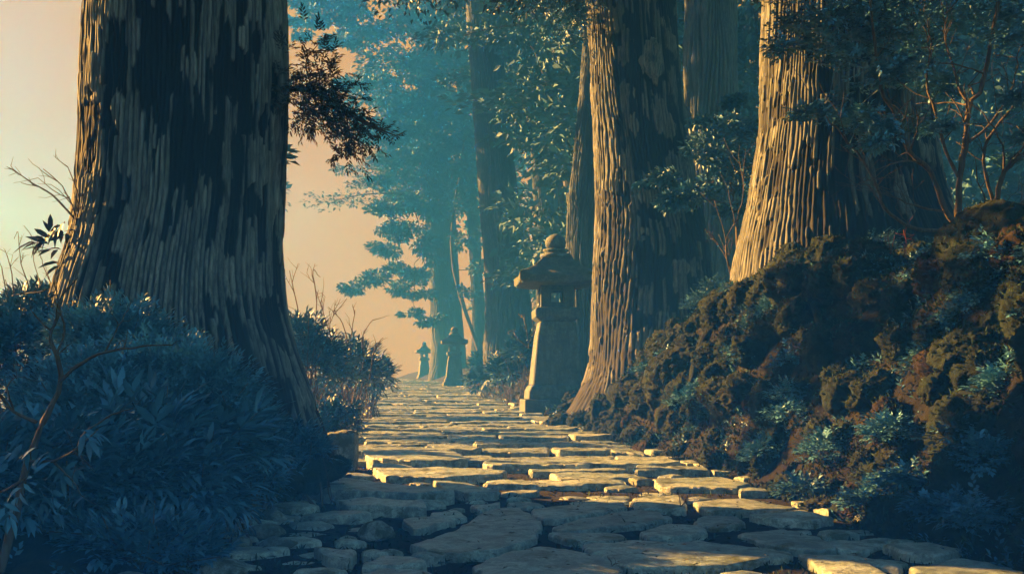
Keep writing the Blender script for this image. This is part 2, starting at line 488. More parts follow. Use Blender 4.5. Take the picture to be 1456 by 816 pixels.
# rows of worn slabs running across the path
y0 = 5.75; k = 0; ROWS = []
row_off = 0.0
while y0 < 79:
    dep = random.uniform(.30, .52) * (1 + max(0, y0 - 8) * .045)
    c = float(path_center(y0)); hw = float(path_half(y0)) + .05
    x = c - hw + random.uniform(-.25, .25); skew = random.uniform(-.1, .1); step = random.uniform(-.012, .028)
    while x < c + hw:
        wd = random.uniform(.45, 1.5) * (1 + max(0, y0 - 20) * .01)
        g = .006 + .0006 * y0
        x1 = min(x + wd, c + hw + random.uniform(-.1, .2))
        if x1 - x > .18:
            def yy(xx): return skew * (xx - c) / 2
            j = lambda a: random.uniform(-a, a)
            e = dep * .16
            q = [(x + g + j(.05), y0 + yy(x) + g + j(e)), (x + (x1 - x) * .5, y0 + yy((x + x1) / 2) + g + j(e)), (x1 - g + j(.05), y0 + yy(x1) + g + j(e)),
                 (x1 - g + j(.05), y0 + dep + yy(x1) - g + j(e)), (x + (x1 - x) * .45, y0 + dep + yy((x + x1) / 2) - g + j(e)), (x + g + j(.05), y0 + dep + yy(x) - g + j(e))]
            q = np.array(q)
            if y0 > 8.6 or clear_of(q, POLYS):
                o = stone('paving_stone', q, S * min(y0 + dep / 2, 76) + step + random.uniform(-.012, .018), .15, seed=100 + k, tilt=(j(.015), S - random.uniform(0, .03)), bev=.007, rough=.03)
                k += 1; ROWS.append(q)
                near = y0 < 17.5
                tag(o, 'worn paving slab in the sunlit rows between the front flagstones and the nearest lantern' if near
                    else 'narrow distant paving slab in the far rows of path beyond the nearest lantern', 'paving stone',
                    'worn slabs of the middle path' if near else 'slabs of the far path')
        x = x1
    y0 += dep + random.uniform(0, .03)

# small filler stones in the gaps at the front
cnt = 0; placed = []
for t_ in range(4000):
    if cnt >= 95: break
    y = random.uniform(3.9, 6.4) if cnt < 60 else random.uniform(5.2, 8.8); x = random.uniform(-1.55, 2.2); r = random.uniform(.06, .2) * random.uniform(.6, 1)
    a0 = random.uniform(0, 6.28); nn = random.randint(5, 7)
    q = np.array([(x + 1.35 * r * random.uniform(.75, 1.15) * math.cos(a0 + i * 6.283 / nn), y + r * random.uniform(.75, 1.15) * math.sin(a0 + i * 6.283 / nn)) for i in range(nn)])
    if not clear_of(q, POLYS + placed + [r_ for r_ in ROWS if abs(r_[0][1] - y) < 1.5]): continue
    placed.append(q); cnt += 1
    o = stone('small_paving_stone', q, S * y + random.uniform(-.035, .015), .1, seed=500 + cnt, tilt=(random.uniform(-.06, .06), S + random.uniform(-.06, .06)), bulge=.008, bev=.008)
    tag(o, 'small filler stone wedged in the dark gaps of the front paving', 'paving stone', 'filler stones between the front flagstones')


# ------------------------------------------------------------------ rocks
def ico(sub):
    bm = bmesh.new(); bmesh.ops.create_icosphere(bm, subdivisions=sub, radius=1)
    bm.verts.ensure_lookup_table()
    V = np.array([v.co[:] for v in bm.verts]); T = np.array([[v.index for v in f.verts] for f in bm.faces]); bm.free()
    return V, T


ICO5 = ico(5); ICO6 = ico(6)


def rock_mesh(seed, lumpy=.25, fine=.06, sx=(1, 1, 1), facet=0.0, big=False):
    V, T = ICO6 if big else ICO5
    n = V.copy(); off = np.array([seed * 7.13, seed * 3.7, seed * 1.9])
    r = 1 + (fbm3(n * 1.3 + off, seed, 3) - .44) * 2.2 * lumpy
    q = n * 5.5 + off
    r = r + (np.abs(fbm3(q, seed + 3, 2) - .38)) * -2.2 * fine + (fbm3(n * 15 + off, seed + 9, 3) - .44) * fine * 1.4
    V = n * r[:, None]
    if facet:
        for kk in range(9):
            d = rdir(1)[0]; h = random.uniform(.62, .85); e = V @ d - h; V = V - np.where(e > 0, e * facet, 0)[:, None] * d
    V = V * np.array(sx)
    mb = MB(); mb.add(V, T)
    return mb.mesh('boulder')


MOSSY = []


def put_mesh(name, me, mat, loc, scale, rot, label, cat, group=None):
    if not me.materials: me.materials.append(M[mat])
    if mat in (None, 'moss') and 'hump' in name or name == 'mossy_boulder': MOSSY.append((me, Matrix.LocRotScale(Vector(loc), __import__('mathutils').Euler(rot), Vector(scale))))
    o = bpy.data.objects.new(name, me); COL.objects.link(o)
    o.location = loc; o.scale = scale; o.rotation_euler = rot
    return tag(o, label, cat, group)


# mossy boulders covering the right bank
variants = [rock_mesh(s, random.uniform(.4, .6), random.uniform(.14, .22), (1, 1, random.uniform(.75, 1.1))) for s in range(1, 8)]
vred = [rock_mesh(s, .45, .15, (1, 1, 1.1)) for s in range(21, 24)]
for m_ in variants: m_.materials.append(M['moss'])
for m_ in vred: m_.materials.append(M['moss_red'])
vrock = [rock_mesh(s, .25, .03, (1.25, 1, .7), .8) for s in range(41, 46)]
for m_ in vrock: m_.materials.append(M['rock'])
cnt = 0; spots = []
for t_ in range(6000):
    if cnt >= 260: break
    y = random.uniform(3.9, 13.2) if random.random() < .85 else random.uniform(13, 22)
    u = abs(random.gauss(0.5, .5)); u = u if u < 1.9 else random.uniform(0, 1.9)
    x = float(path_center(y) + path_half(y)) + .02 + u
    if y > 13 and u > .9: continue
    r = random.uniform(.07, .21) * (1.0 if u > .25 else .6)
    if y < 5: r *= .8
    if any((x - a) ** 2 + (y - b) ** 2 < (.50 * (r + c_)) ** 2 for a, b, c_ in spots): continue
    spots.append((x, y, r)); z = gz(x, y)
    red = random.random() < .10
    me = random.choice(vred if red else variants)
    o = put_mesh('mossy_boulder', me, None, (x, y, z + r * .05), (r * random.uniform(.85, 1.35), r, r * random.uniform(.8, 1.25)),
                 (random.uniform(-.4, .4), random.uniform(-.4, .4), random.uniform(0, 6.28)),
                 ('rusty brown boulder' if red else 'dark olive moss covered boulder') + (' in the steep bank below the two right cedars' if y < 13 else ' low beside the path near the nearest lantern'),
                 'boulder', ('rusty boulders' if red else 'mossy boulders') + (' of the right bank' if y < 13 else ' along the far path edge'))
    cnt += 1
for k, (px, py, d, r) in enumerate([(800, 600, 14.6, .12), (824, 600, 14.4, .14), (852, 600, 14.2, .17), (885, 592, 14.0, .2), (920, 585, 13.8, .2), (782, 603, 14.9, .09)]):
    put_mesh('mossy_boulder', variants[k % 7], None, P(px, py, d), (r * 1.2, r, r * 1.1), (random.uniform(-.4, .4), 0, random.uniform(0, 6)), 'mossy boulder piled against the foot of the split cedar', 'boulder', 'boulders at the foot of the split cedar')
for k, (px, py, d, r) in enumerate([(468, 668, 6.55, .085), (446, 676, 6.4, .10), (484, 660, 6.8, .06), (425, 684, 6.2, .085), (404, 690, 6.05, .10), (380, 694, 5.9, .09), (455, 655, 6.5, .07), (436, 660, 6.35, .09), (415, 668, 6.2, .08)]):
    put_mesh('mossy_boulder', variants[(k + 2) % 7], None, P(px, py, d), (r * 1.2, r, r), (random.uniform(-.4, .4), 0, random.uniform(0, 6)), 'mossy boulder bedded against the root of the huge dark cedar', 'boulder', 'boulders at the root of the huge cedar')
# large mossy humps
for (px, py, d, sx, sy, sz, lab) in [
    (1430, 395, 6.6, .42, .5, .42, 'largest moss hump on the bank, at the foot of the twisted leafy tree'),
    (1135, 425, 9.7, .42, .6, .42, 'rounded moss hump over the roots of the thick right cedar'),
    (1000, 545, 10.6, .42, .55, .42, 'steep mossy outcrop rising beside the sunlit paving'),
    (1240, 455, 8.4, .45, .5, .34, 'mossy hump under the red twigs')]:
    p = P(px, py, d)
    put_mesh('moss_hump', rock_mesh(60 + int(px) % 17, .3, .09, big=True), 'moss', p, (sx, sy, sz), (0, 0, random.uniform(0, 6)), lab, 'moss hump')
# rocks on the left of the path
ROCKS = [(487, 658, .0, .15, .12, .16, 'upright squared rock standing at the left edge of the path'),
         (386, 734, .0, .11, .08, .06, 'rounded rock at the left path edge below the long raised slab'),
         (380, 752, .0, .12, .08, .05, 'flat dark rock lying in front of the rounded rock'),
         (395, 769, .0, .12, .09, .05, 'lowest of the three stacked dark rocks at the left verge'),
         (538, 755, .0, .13, .1, .07, 'ridge backed pale stone between weeds and the dark wedge stone'),
         (430, 676, .0, .11, .09, .07, 'small rock under the long raised slab corner'),
         (455, 670, .0, .09, .08, .07, 'small round rock left of the upright rock'),
         (478, 700, .04, .09, .07, .05, 'pebble sized rock lying on the long raised slab'),
         (322, 806, .0, .13, .1, .06, 'half buried rock at the bottom edge among dark weeds'),
         (345, 770, .0, .07, .06, .05, 'little rock at the foot of the dark weeds')]
for k, (px, py, up, sx, sy, sz, lab) in enumerate(ROCKS):
    x, y = to_path(px, py)
    if k == 0:      # a squared block with broken corners
        y -= .25
        o = stone('rock', [(x - .155, y - .09), (x + .02, y - .12), (x + .135, y - .08), (x + .15, y + .08), (x + .03, y + .14), (x - .14, y + .10)], S * y + .245, .32, 'rock', .05, .02, (.10, -.06), .012, 77)
        tag(o, lab, 'rock', 'loose rocks at the left of the path'); continue
    z = S * y - .03 + up if k else S * y + .06
    me = rock_mesh(70 + k, .16 if k else .12, .02, (1, 1, 1), .85)
    put_mesh('rock', me, 'rock', (x, y, z + sz * .3), (sx * .75, sy * .8, sz * .85) if k else (sx, sy, sz), (0, 0, random.uniform(-.3, .3)), lab, 'rock', 'loose rocks at the left of the path')
for k in range(26):
    y = random.uniform(4, 9.5); x = float(path_center(y) - path_half(y)) - random.uniform(-.12, .7); r = random.uniform(.03, .085)
    put_mesh('verge_rock', random.choice(vrock), None, (x, y, gz(x, y) + r * .2), (r * 1.2, r, r * .8), (random.uniform(-.3, .3), 0, random.uniform(0, 6)),
             'little loose rock scattered on the dark left verge', 'rock', 'small rocks of the left verge')


# ------------------------------------------------------------------ trees
def bark_field(U, Vz, nst, Ls, seed, wornthr, wornbias=0.0):
    s = U * nst + 1.5 * (noise2(U * 14, Vz * .7, seed, 14) - .5) * 2 + .35 * (noise2(U * (nst // 3), Vz * 2.6, seed + 1, nst // 3) - .5) * 2
    i = np.floor(s); f = s - i; im = np.mod(i, nst)
    li = Ls * (.5 + 1.0 * _hash(im, 3, 0, seed)); t = Vz / li + 7 * _hash(im, 5, 0, seed); j = np.floor(t); g = t - j
    h = _hash(im, j, 0, seed + 2)
    prof = (1 - np.abs(2 * f - 1) ** 4) * (.8 + .4 * noise2(U * nst * 3, Vz * 2.2, seed + 11, nst * 3))
    end = sstep(np.minimum(g, 1 - g) * li / .10)
    pk = max(8, nst // 10); patch = .42 * noise2(U * pk, Vz * 1.3, seed + 4, pk) + .58 * noise2(U * pk * 3, Vz * 4.2, seed + 5, pk * 3)
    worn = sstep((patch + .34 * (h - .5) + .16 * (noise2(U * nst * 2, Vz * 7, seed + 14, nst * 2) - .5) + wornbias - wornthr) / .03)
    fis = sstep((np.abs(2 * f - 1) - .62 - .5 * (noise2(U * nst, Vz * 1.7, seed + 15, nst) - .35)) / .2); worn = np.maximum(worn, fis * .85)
    tint = np.clip(.15 + .75 * h * (.6 + .4 * prof) + .25 * (noise2(U * 40, Vz * 6, seed + 6, 40) - .5), 0, 1)
    disp = prof * (.55 + .45 * h) * (.72 + .28 * end) + .55 * (noise2(U * nst * 4, Vz * 9, seed + 12, nst * 4) - .5)
    return disp, worn, tint


def trunk_mesh(rows, d, nst=100, per=6, nz=420, amp=.02, seed=1, z_top=None, flare=.0, lobes=7, Ls=.5, wornthr=.62, lean_y=0.0, z_vis=None, wornside=0, yrad=1.0):
    pts = [P(0, py, d)[2] for py, l, r in rows]; cx = [((l + r) / 2 - 728) / F * d for py, l, r in rows]; rr = [(r - l) / 2 / F * d for py, l, r in rows]
    o = np.argsort(pts); zz = np.array(pts)[o]; cx = np.array(cx)[o]; rr = np.array(rr)[o]
    zv = zz[-1] if z_vis is None else z_vis
    zl = np.linspace(zz[0], zv, nz)
    if z_top:
        slope = (cx[-1] - cx[-2]) / (zz[-1] - zz[-2])
        zz = np.append(zz, z_top); cx = np.append(cx, cx[-1] + np.clip(slope, -.05, .05) * (z_top - zz[-2])); rr = np.append(rr, rr[-1] * .45)
        zl = np.append(zl, np.linspace(zv, z_top, 40)[1:])
    na = nst * per
    kern = np.ones(15) / 15
    def sm(a):
        v = np.interp(zl, zz, a); w = np.convolve(np.pad(v, 7, mode='edge'), kern, 'valid'); return w
    C = sm(cx); R = sm(rr)
    U = (np.arange(na) / na)[None]; Zg = zl[:, None]
    th = U * 2 * np.pi
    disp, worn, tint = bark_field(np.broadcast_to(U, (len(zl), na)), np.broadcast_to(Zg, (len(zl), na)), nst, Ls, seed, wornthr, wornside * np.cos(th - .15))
    lob = (noise2(U * lobes, Zg * .8 + 3, seed + 8, lobes) - .5) * 2
    rmin = R[len(R) // 2]
    fl = np.clip((R - rmin * 1.02) / rmin, 0, 2)[:, None]
    rad = R[:, None] * (1 + .025 * lob + .03 * (noise2(U * 5, Zg * 1.5, seed + 9, 5) - .5)) + fl * lob * flare * R[:, None]
    rad = rad + amp * (disp - .5) - worn * amp * .7
    Xc = C[:, None] + rad * np.cos(th); Yc = d + lean_y * Zg + rad * np.sin(th) * yrad
    V = np.stack([Xc, Yc, np.broadcast_to(Zg, Xc.shape)], -1).reshape(-1, 3)
    i = np.arange(len(zl) - 1)[:, None]; j = np.arange(na)[None]; j2 = (j + 1) % na
    Q = np.stack([i * na + j, i * na + j2, (i + 1) * na + j2, (i + 1) * na + j], -1).reshape(-1, 4)
    mb = MB(); mb.add(V, None, Q, tint.ravel())
    return mb, worn.ravel(), (zl, C, R)


def crown_mesh(cx, cy, z0, z1, r0, nb, npad, leafn, L, W, seed, rmin=.3, side=None, droop=.15, mb=None, wood=None):
    """drooping cedar limbs, each hung with loose pads of foliage"""
    mb = mb or MB()
    for b in range(nb):
        z = z0 + (z1 - z0) * (b + RNG.random()) / nb
        a = RNG.uniform(0, 2 * np.pi) if side is None else RNG.uniform(*side)
        ln = r0 * (1 - .75 * (z - z0) / (z1 - z0 + 1e-6)) * RNG.uniform(.65, 1.15)
        dv = np.array([math.cos(a), math.sin(a), 0])
        if wood is not None:
            tube(wood, [np.array([cx, cy, z]) + dv * ln * s + np.array([0, 0, ln * (.12 * s - droop * 2 * s * s)]) for s in (0, .35, .7, 1)], .012 * ln + .01, .006, 5, sub=2)
        for s in np.linspace(rmin, 1, npad):
            c = np.array([cx, cy, z]) + dv * ln * s + np.array([0, 0, ln * (.12 * s - droop * 2 * s * s)]) + RNG.normal(0, .09 * ln, 3) * [1, 1, .4]
            pr = ln * .2 * (1.2 - .5 * s) * RNG.uniform(.7, 1.25)
            p = c + rdir(leafn) * (pr * RNG.random((leafn, 1)) ** .5) * np.array([1.25, 1.25, .55])
            ax = unit(p - c + dv * pr * .5 + RNG.normal(0, pr * .5, (leafn, 3)))
            nv = np.array([0, 0, 1.0]) + RNG.normal(0, .6, (leafn, 3))
            sz = RNG.uniform(.6, 1.3, leafn)
            leaves(mb, p, ax, nv, L * sz, W * sz, np.clip(RNG.random() * .6 + RNG.random(leafn) * .4, 0, 1), True)
    return mb


def burl(parent, p, r, seed, mat, sx=(1, 1, 1.3)):
    V, T = ICO5
    V = V * (1 + (fbm3(V * 2 + seed, seed, 3) - .44) * 1.1)[:, None] + 0
    ring = (fbm3(V * [6, 6, 2], seed + 2) - .44) * .35
    V = V * (1 + ring)[:, None] * r * np.array(sx) + p
    mb = MB(); mb.add(V, T, None, np.clip(.4 + ring * 4, 0, 1))
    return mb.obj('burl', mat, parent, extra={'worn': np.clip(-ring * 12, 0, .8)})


# --- the three near cedars
def near_cedar(label, rows, d, mat, nst, seed, ztop, zvis, crown, **kw):
    mb, worn, prof = trunk_mesh(rows, d, nst=nst, seed=seed, z_top=ztop, z_vis=zvis, **kw)
    base = P((rows[-1][1] + rows[-1][2]) / 2, rows[-1][0], d)
    root = thing('cedar_tree', label, 'tree', base, 'old cedars lining the path')
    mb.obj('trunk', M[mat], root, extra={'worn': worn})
    zl, C, R = prof
    z0, z1, r0, nb, npad, ln, side = crown
    if nb:
        wood = MB(); c = crown_mesh(float(C[-1]), d, z0, z1, r0, nb, npad, ln, .12, .05, seed, .35, side, .1, wood=wood)
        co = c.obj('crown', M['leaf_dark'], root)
        wm = wood; wo = wm.obj('limbs', M['twig'], co if False else root, extra={'worn': np.zeros(wm.n)})
    return root, prof


rowsA = [(0, 131, 403), (100, 127, 404), (200, 124, 403), (300, 116, 402), (350, 105, 402), (400, 88, 405), (450, 72, 413), (500, 55, 430), (560, 40, 448), (620, 18, 458), (690, -10, 464)]
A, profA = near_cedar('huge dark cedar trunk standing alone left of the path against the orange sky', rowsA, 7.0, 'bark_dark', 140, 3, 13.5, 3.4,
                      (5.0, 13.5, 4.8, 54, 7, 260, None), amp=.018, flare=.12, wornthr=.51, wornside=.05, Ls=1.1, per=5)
burl(A, P(127, 232, 7.0) + [.01, 0, 0], .05, 5, M['bark_dark'], (.8, 1, 1.6))
burl(A, P(131, 88, 7.0) + [.015, 0, 0], .05, 6, M['bark_dark'], (.6, 1, 2.4))

rowsB = [(0, 833, 960), (100, 840, 966), (160, 843, 972), (250, 846, 988), (300, 846, 1000), (350, 846, 1010), (430, 840, 1019), (480, 834, 1028), (530, 826, 1040), (580, 806, 1060), (620, 790, 1085)]
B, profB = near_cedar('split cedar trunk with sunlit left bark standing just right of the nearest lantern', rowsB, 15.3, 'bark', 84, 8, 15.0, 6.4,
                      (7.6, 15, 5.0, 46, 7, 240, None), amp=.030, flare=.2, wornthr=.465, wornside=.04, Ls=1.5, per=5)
burl(B, P(968, 180, 15.3), .17, 9, M['bark'], (.9, .9, 1.7))
burl(B, P(918, 105, 15.3) + [0, -.6, 0], .16, 10, M['bark'], (.8, .7, 1.9))

rowsC = [(0, 1088, 1320), (100, 1085, 1320), (200, 1080, 1322), (260, 1071, 1330), (300, 1064, 1340), (350, 1050, 1362), (400, 1038, 1385), (440, 1020, 1405), (500, 1000, 1430)]
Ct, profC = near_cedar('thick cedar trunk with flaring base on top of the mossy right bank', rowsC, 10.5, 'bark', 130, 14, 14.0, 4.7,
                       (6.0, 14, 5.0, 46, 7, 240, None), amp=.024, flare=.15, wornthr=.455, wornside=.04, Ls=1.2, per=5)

# foliage branch on the right side of the left cedar
KB = .62
br = MB(); q = [P(396, 128, 6.9), P(440, 128, 6.8), P(480, 150, 6.75), P(520, 176, 6.7), P(560, 192, 6.65)]
tube(br, q, .022, .004, 6)
fo = MB()
for (a, b, n, r) in [((415, 120), (455, 60), 90, .12), ((430, 115), (480, 95), 70, .1), ((410, 128), (470, 140), 200, .09), ((450, 135), (500, 150), 120, .09),
                     ((420, 150), (450, 178), 70, .08), ((470, 155), (505, 200), 110, .09), ((490, 175), (495, 222), 70, .07), ((505, 170), (535, 185), 50, .05), ((540, 185), (562, 192), 12, .02)]:
    a3 = P(*a, 6.8); b3 = P(*b, 6.7); n = int(n * KB); t = RNG.random((n, 1))
    p = a3 + (b3 - a3) * t + RNG.normal(0, r, (n, 3)) * [.7, 1.2, .7]
    shoots(fo, p, (b3 - a3) + RNG.normal(0, .25, (n, 3)), .085, 9, .04, .012, True, spread=.8)
    tube(br, [q[1], (a3 + q[2]) / 2, (a3 + b3) / 2, b3], .009, .002, 5)
bo = br.obj('branch', M['twig'], A, extra={'worn': np.zeros(br.n)})
fo.v = [v - np.array(A.location) for v in fo.v]
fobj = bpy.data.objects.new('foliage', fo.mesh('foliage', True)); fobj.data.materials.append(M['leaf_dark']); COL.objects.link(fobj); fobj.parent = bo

# foliage hanging at the top beside the split cedar
br = MB(); q = [P(850, -60, 15.0), P(820, -10, 14.8), P(790, 18, 14.7)]
tube(br, q, .05, .01, 6); fo = MB()
for (a, b, n, r) in [((840, -40), (800, 10), 160, .25), ((800, -10), (780, 12), 90, .18), ((830, 0), (815, 36), 80, .16)]:
    a3 = P(*a, 14.9); b3 = P(*b, 14.7); t = RNG.random((n, 1)); p = a3 + (b3 - a3) * t + RNG.normal(0, r, (n, 3)) * [.8, 1, .6]
    shoots(fo, p, (b3 - a3) + RNG.normal(0, .4, (n, 3)), .12, 7, .07, .026, True)
bo = br.obj('branch', M['twig'], B, extra={'worn': np.zeros(br.n)})
fo.v = [v - np.array(B.location) for v in fo.v]
fobj = bpy.data.objects.new('foliage', fo.mesh('foliage', True)); fobj.data.materials.append(M['leaf']); COL.objects.link(fobj); fobj.parent = bo

# --- cedars further along the path
FAR = [  # label, rows(px), depth, seed, crown (z0, z1, radius, limbs, pads, leaves, side)
    ('tall pale leaning cedar with a sunlit strip low on its trunk, behind the nearest lantern',
     [(0, 662, 708), (130, 671, 720), (260, 680, 734), (350, 688, 747), (430, 692, 752), (490, 690, 762), (540, 682, 772)], 38, 31, (14.5, 19, 4.0, 20, 5, 60, None)),
    ('hazy cedar standing right behind the middle lantern, its crown spreading over the path',
     [(0, 583, 626), (200, 597, 638), (300, 604, 647), (440, 612, 656), (500, 613, 661), (548, 610, 668)], 68, 33, (12.5, 20, 6.5, 46, 7, 75, None)),
    ('slim blue cedar trunk leaning left, just left of the split cedar',
     [(0, 778, 806), (130, 793, 822), (250, 803, 836), (400, 815, 852), (540, 812, 862)], 33, 35, (11.0, 16, 3.6, 26, 6, 60, None)),
    ('slender cedar with a bright sunlit left edge touching the split cedar',
     [(0, 834, 862), (60, 830, 862), (150, 822, 858), (250, 814, 856), (340, 804, 852), (440, 798, 858), (560, 786, 866)], 23.5, 37, (10.0, 15, 2.6, 16, 5, 60, None)),
    ('pale far cedar trunk right above the top of the nearest lantern',
     [(0, 742, 775), (220, 755, 792), (360, 763, 802), (480, 764, 808), (545, 756, 814)], 44, 39, (13.0, 18.5, 4.5, 34, 6, 70, None)),
    ('thinnest hazy trunk between the two pale cedars',
     [(0, 640, 655), (180, 654, 668), (330, 666, 682), (450, 672, 690), (545, 670, 694)], 66, 41, (13.0, 21, 4.5, 26, 6, 70, None)),
    ('dark blue cedar trunk in the gap between the split cedar and thick right cedar',
     [(0, 974, 1048), (90, 974, 1048), (180, 973, 1049), (300, 970, 1052), (420, 962, 1060), (520, 950, 1075)], 22.0, 43, (9.5, 16, 3.4, 20, 5, 60, None)),
]
for (lab, rows, d, seed, cr) in FAR:
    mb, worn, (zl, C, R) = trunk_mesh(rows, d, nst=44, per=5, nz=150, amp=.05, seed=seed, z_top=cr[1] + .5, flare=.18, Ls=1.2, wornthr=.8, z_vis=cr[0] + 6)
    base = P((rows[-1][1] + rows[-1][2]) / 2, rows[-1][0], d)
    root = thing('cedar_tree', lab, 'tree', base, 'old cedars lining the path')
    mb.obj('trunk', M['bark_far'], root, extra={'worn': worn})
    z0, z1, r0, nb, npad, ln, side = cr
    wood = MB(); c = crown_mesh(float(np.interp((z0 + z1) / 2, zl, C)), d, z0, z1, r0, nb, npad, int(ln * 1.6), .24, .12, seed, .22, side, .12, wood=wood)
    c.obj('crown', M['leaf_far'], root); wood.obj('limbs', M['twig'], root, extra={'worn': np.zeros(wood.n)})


# ------------------------------------------------------------------ lower broad-leaved trees beside the far path and on the hill
def leaf_tree(label, base, top, trunk_r, pads, L, W, mat, group=None, per=140, name='broadleaf_tree', lean=(0, 0)):
    """pads: list of (x,y,z,r) in world space"""
    root = thing(name, label, 'tree', base, group)
    w = MB(); base = np.array(base, float); top = np.array(top, float)
    mid = (base + top) / 2 + RNG.normal(0, .06 * np.linalg.norm(top - base), 3) * [1, 1, 0]
    sp = tube(w, [base - [0, 0, .2], mid, top], trunk_r, trunk_r * .35, 8, wob=trunk_r * .1, sub=8); nodes = [q for q in sp[3:]]
    f = MB()
    for (x, y, z, r) in sorted(pads, key=lambda q: math.hypot(q[0] - (base[0] + top[0]) / 2, (q[2] - top[2]) * .3)):
        c = np.array([x, y, z]); s0 = min(nodes, key=lambda q: np.linalg.norm((q - c) * [1, 1, .8]) + (.6 * r if q[2] > c[2] else 0)); ln = np.linalg.norm(c - s0)
        tube(w, [s0, s0 * .6 + c * .4 + [0, 0, -ln * .08] + RNG.normal(0, ln * .05, 3), s0 * .25 + c * .75 + [0, 0, ln * .03] + RNG.normal(0, ln * .05, 3), c], trunk_r * .22, trunk_r * .05, 5); nodes += [c, s0 * .4 + c * .6]
        n = int(per * max(.4, (r / 1.0) ** 1.2)) if per else 100
        for sub in range(5):
            cc = c + RNG.normal(0, r * .5, 3) * [1, 1, .5]; m = n // 5 + 1
            p = cc + rdir(m) * (r * .55 * RNG.random((m, 1)) ** .45) * np.array([1.2, 1.1, .6])
            ax = unit(p - c + RNG.normal(0, r * .4, (m, 3)) + [0, 0, -.1 * r]); nv = np.array([0, 0, 1.]) + RNG.normal(0, .55, (m, 3)); sz = RNG.uniform(.6, 1.3, m)
            leaves(f, p, ax, nv, L * sz, W * sz, np.clip(RNG.random() * .6 + RNG.random(m) * .4, 0, 1), True)
    w.obj('trunk', M['twig'], root, extra={'worn': np.zeros(w.n)}); f.obj('crown', mat, root)
    return root


def ppads(lst, d, dj=1.5):
    out = []
    for (px, py, rpx) in lst:
        dd = d + random.uniform(-dj, dj); p = P(px, py, dd); out.append((*p, rpx / F * dd))
    return out


def gbase(px, d):
    x = (px - 728) / F * d
    return (x, d, gz(x, d))


# left fringe of leaves against the sky
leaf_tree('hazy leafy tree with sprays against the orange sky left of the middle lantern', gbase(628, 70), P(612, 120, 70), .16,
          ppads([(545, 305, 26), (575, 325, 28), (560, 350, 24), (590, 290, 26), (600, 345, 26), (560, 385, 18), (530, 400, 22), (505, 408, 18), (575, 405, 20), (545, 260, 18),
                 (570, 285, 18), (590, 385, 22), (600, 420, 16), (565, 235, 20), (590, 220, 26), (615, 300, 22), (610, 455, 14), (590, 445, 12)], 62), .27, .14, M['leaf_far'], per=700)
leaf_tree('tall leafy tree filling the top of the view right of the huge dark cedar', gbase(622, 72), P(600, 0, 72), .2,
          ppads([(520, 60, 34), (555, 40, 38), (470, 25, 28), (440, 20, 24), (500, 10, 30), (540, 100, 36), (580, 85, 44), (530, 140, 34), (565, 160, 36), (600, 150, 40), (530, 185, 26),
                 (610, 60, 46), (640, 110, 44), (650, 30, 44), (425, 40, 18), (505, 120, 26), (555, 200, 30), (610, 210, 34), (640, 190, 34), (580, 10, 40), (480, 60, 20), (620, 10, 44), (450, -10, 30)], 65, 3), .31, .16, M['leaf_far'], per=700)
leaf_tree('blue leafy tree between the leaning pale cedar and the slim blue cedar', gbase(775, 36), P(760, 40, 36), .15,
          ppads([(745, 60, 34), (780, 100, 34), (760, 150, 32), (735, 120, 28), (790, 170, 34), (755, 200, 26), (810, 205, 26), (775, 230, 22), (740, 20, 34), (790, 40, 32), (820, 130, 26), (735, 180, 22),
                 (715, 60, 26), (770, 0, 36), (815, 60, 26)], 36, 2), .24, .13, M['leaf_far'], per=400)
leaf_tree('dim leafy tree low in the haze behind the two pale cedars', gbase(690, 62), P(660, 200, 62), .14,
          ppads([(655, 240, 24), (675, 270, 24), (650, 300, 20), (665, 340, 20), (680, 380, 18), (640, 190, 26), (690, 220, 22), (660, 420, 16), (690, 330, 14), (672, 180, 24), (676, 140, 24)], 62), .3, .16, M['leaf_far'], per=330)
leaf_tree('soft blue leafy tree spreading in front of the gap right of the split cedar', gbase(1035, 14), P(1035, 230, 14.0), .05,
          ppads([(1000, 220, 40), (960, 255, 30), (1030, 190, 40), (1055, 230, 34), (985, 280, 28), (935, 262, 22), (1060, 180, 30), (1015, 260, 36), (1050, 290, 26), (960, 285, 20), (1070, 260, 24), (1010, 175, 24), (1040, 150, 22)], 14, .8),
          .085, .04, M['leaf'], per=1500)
hill = [(880, 30, 60), (1060, 30, 50), (940, 28, 60), (1400, 32, 45), (1350, 40, 40), (1490, 28, 40), (1330, 48, 50), (1190, 30, 50), (1560, 26, 40), (1090, 40, 160), (1440, 24, 200), (850, 45, 60)]
HL = ['behind the split cedar', 'seen above the gap between the near right cedars', 'behind the dark blue cedar trunk', 'behind the twisted leafy tree', 'right of the thick right cedar',
      'at the right end of the hillside', 'high on the hill behind the thick right cedar', 'hidden mostly by the thick right cedar', 'beyond the right edge of the bank', 'deep in the gap beside the thick right cedar',
      'close behind the largest moss hump', 'farthest up the hillside behind the split cedar']
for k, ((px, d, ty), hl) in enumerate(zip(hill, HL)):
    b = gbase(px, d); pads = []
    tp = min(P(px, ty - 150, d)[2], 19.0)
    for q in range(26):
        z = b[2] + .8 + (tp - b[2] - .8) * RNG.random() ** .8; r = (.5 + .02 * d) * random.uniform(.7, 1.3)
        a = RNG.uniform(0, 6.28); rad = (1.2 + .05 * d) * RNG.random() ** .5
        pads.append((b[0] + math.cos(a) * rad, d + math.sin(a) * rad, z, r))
    leaf_tree('dark blue leafy tree on the hillside ' + hl, b, (b[0], d, tp), .12, pads, .10 + .006 * d, .05 + .003 * d, M['leaf_far'], 'leafy trees of the right hillside', per=260)

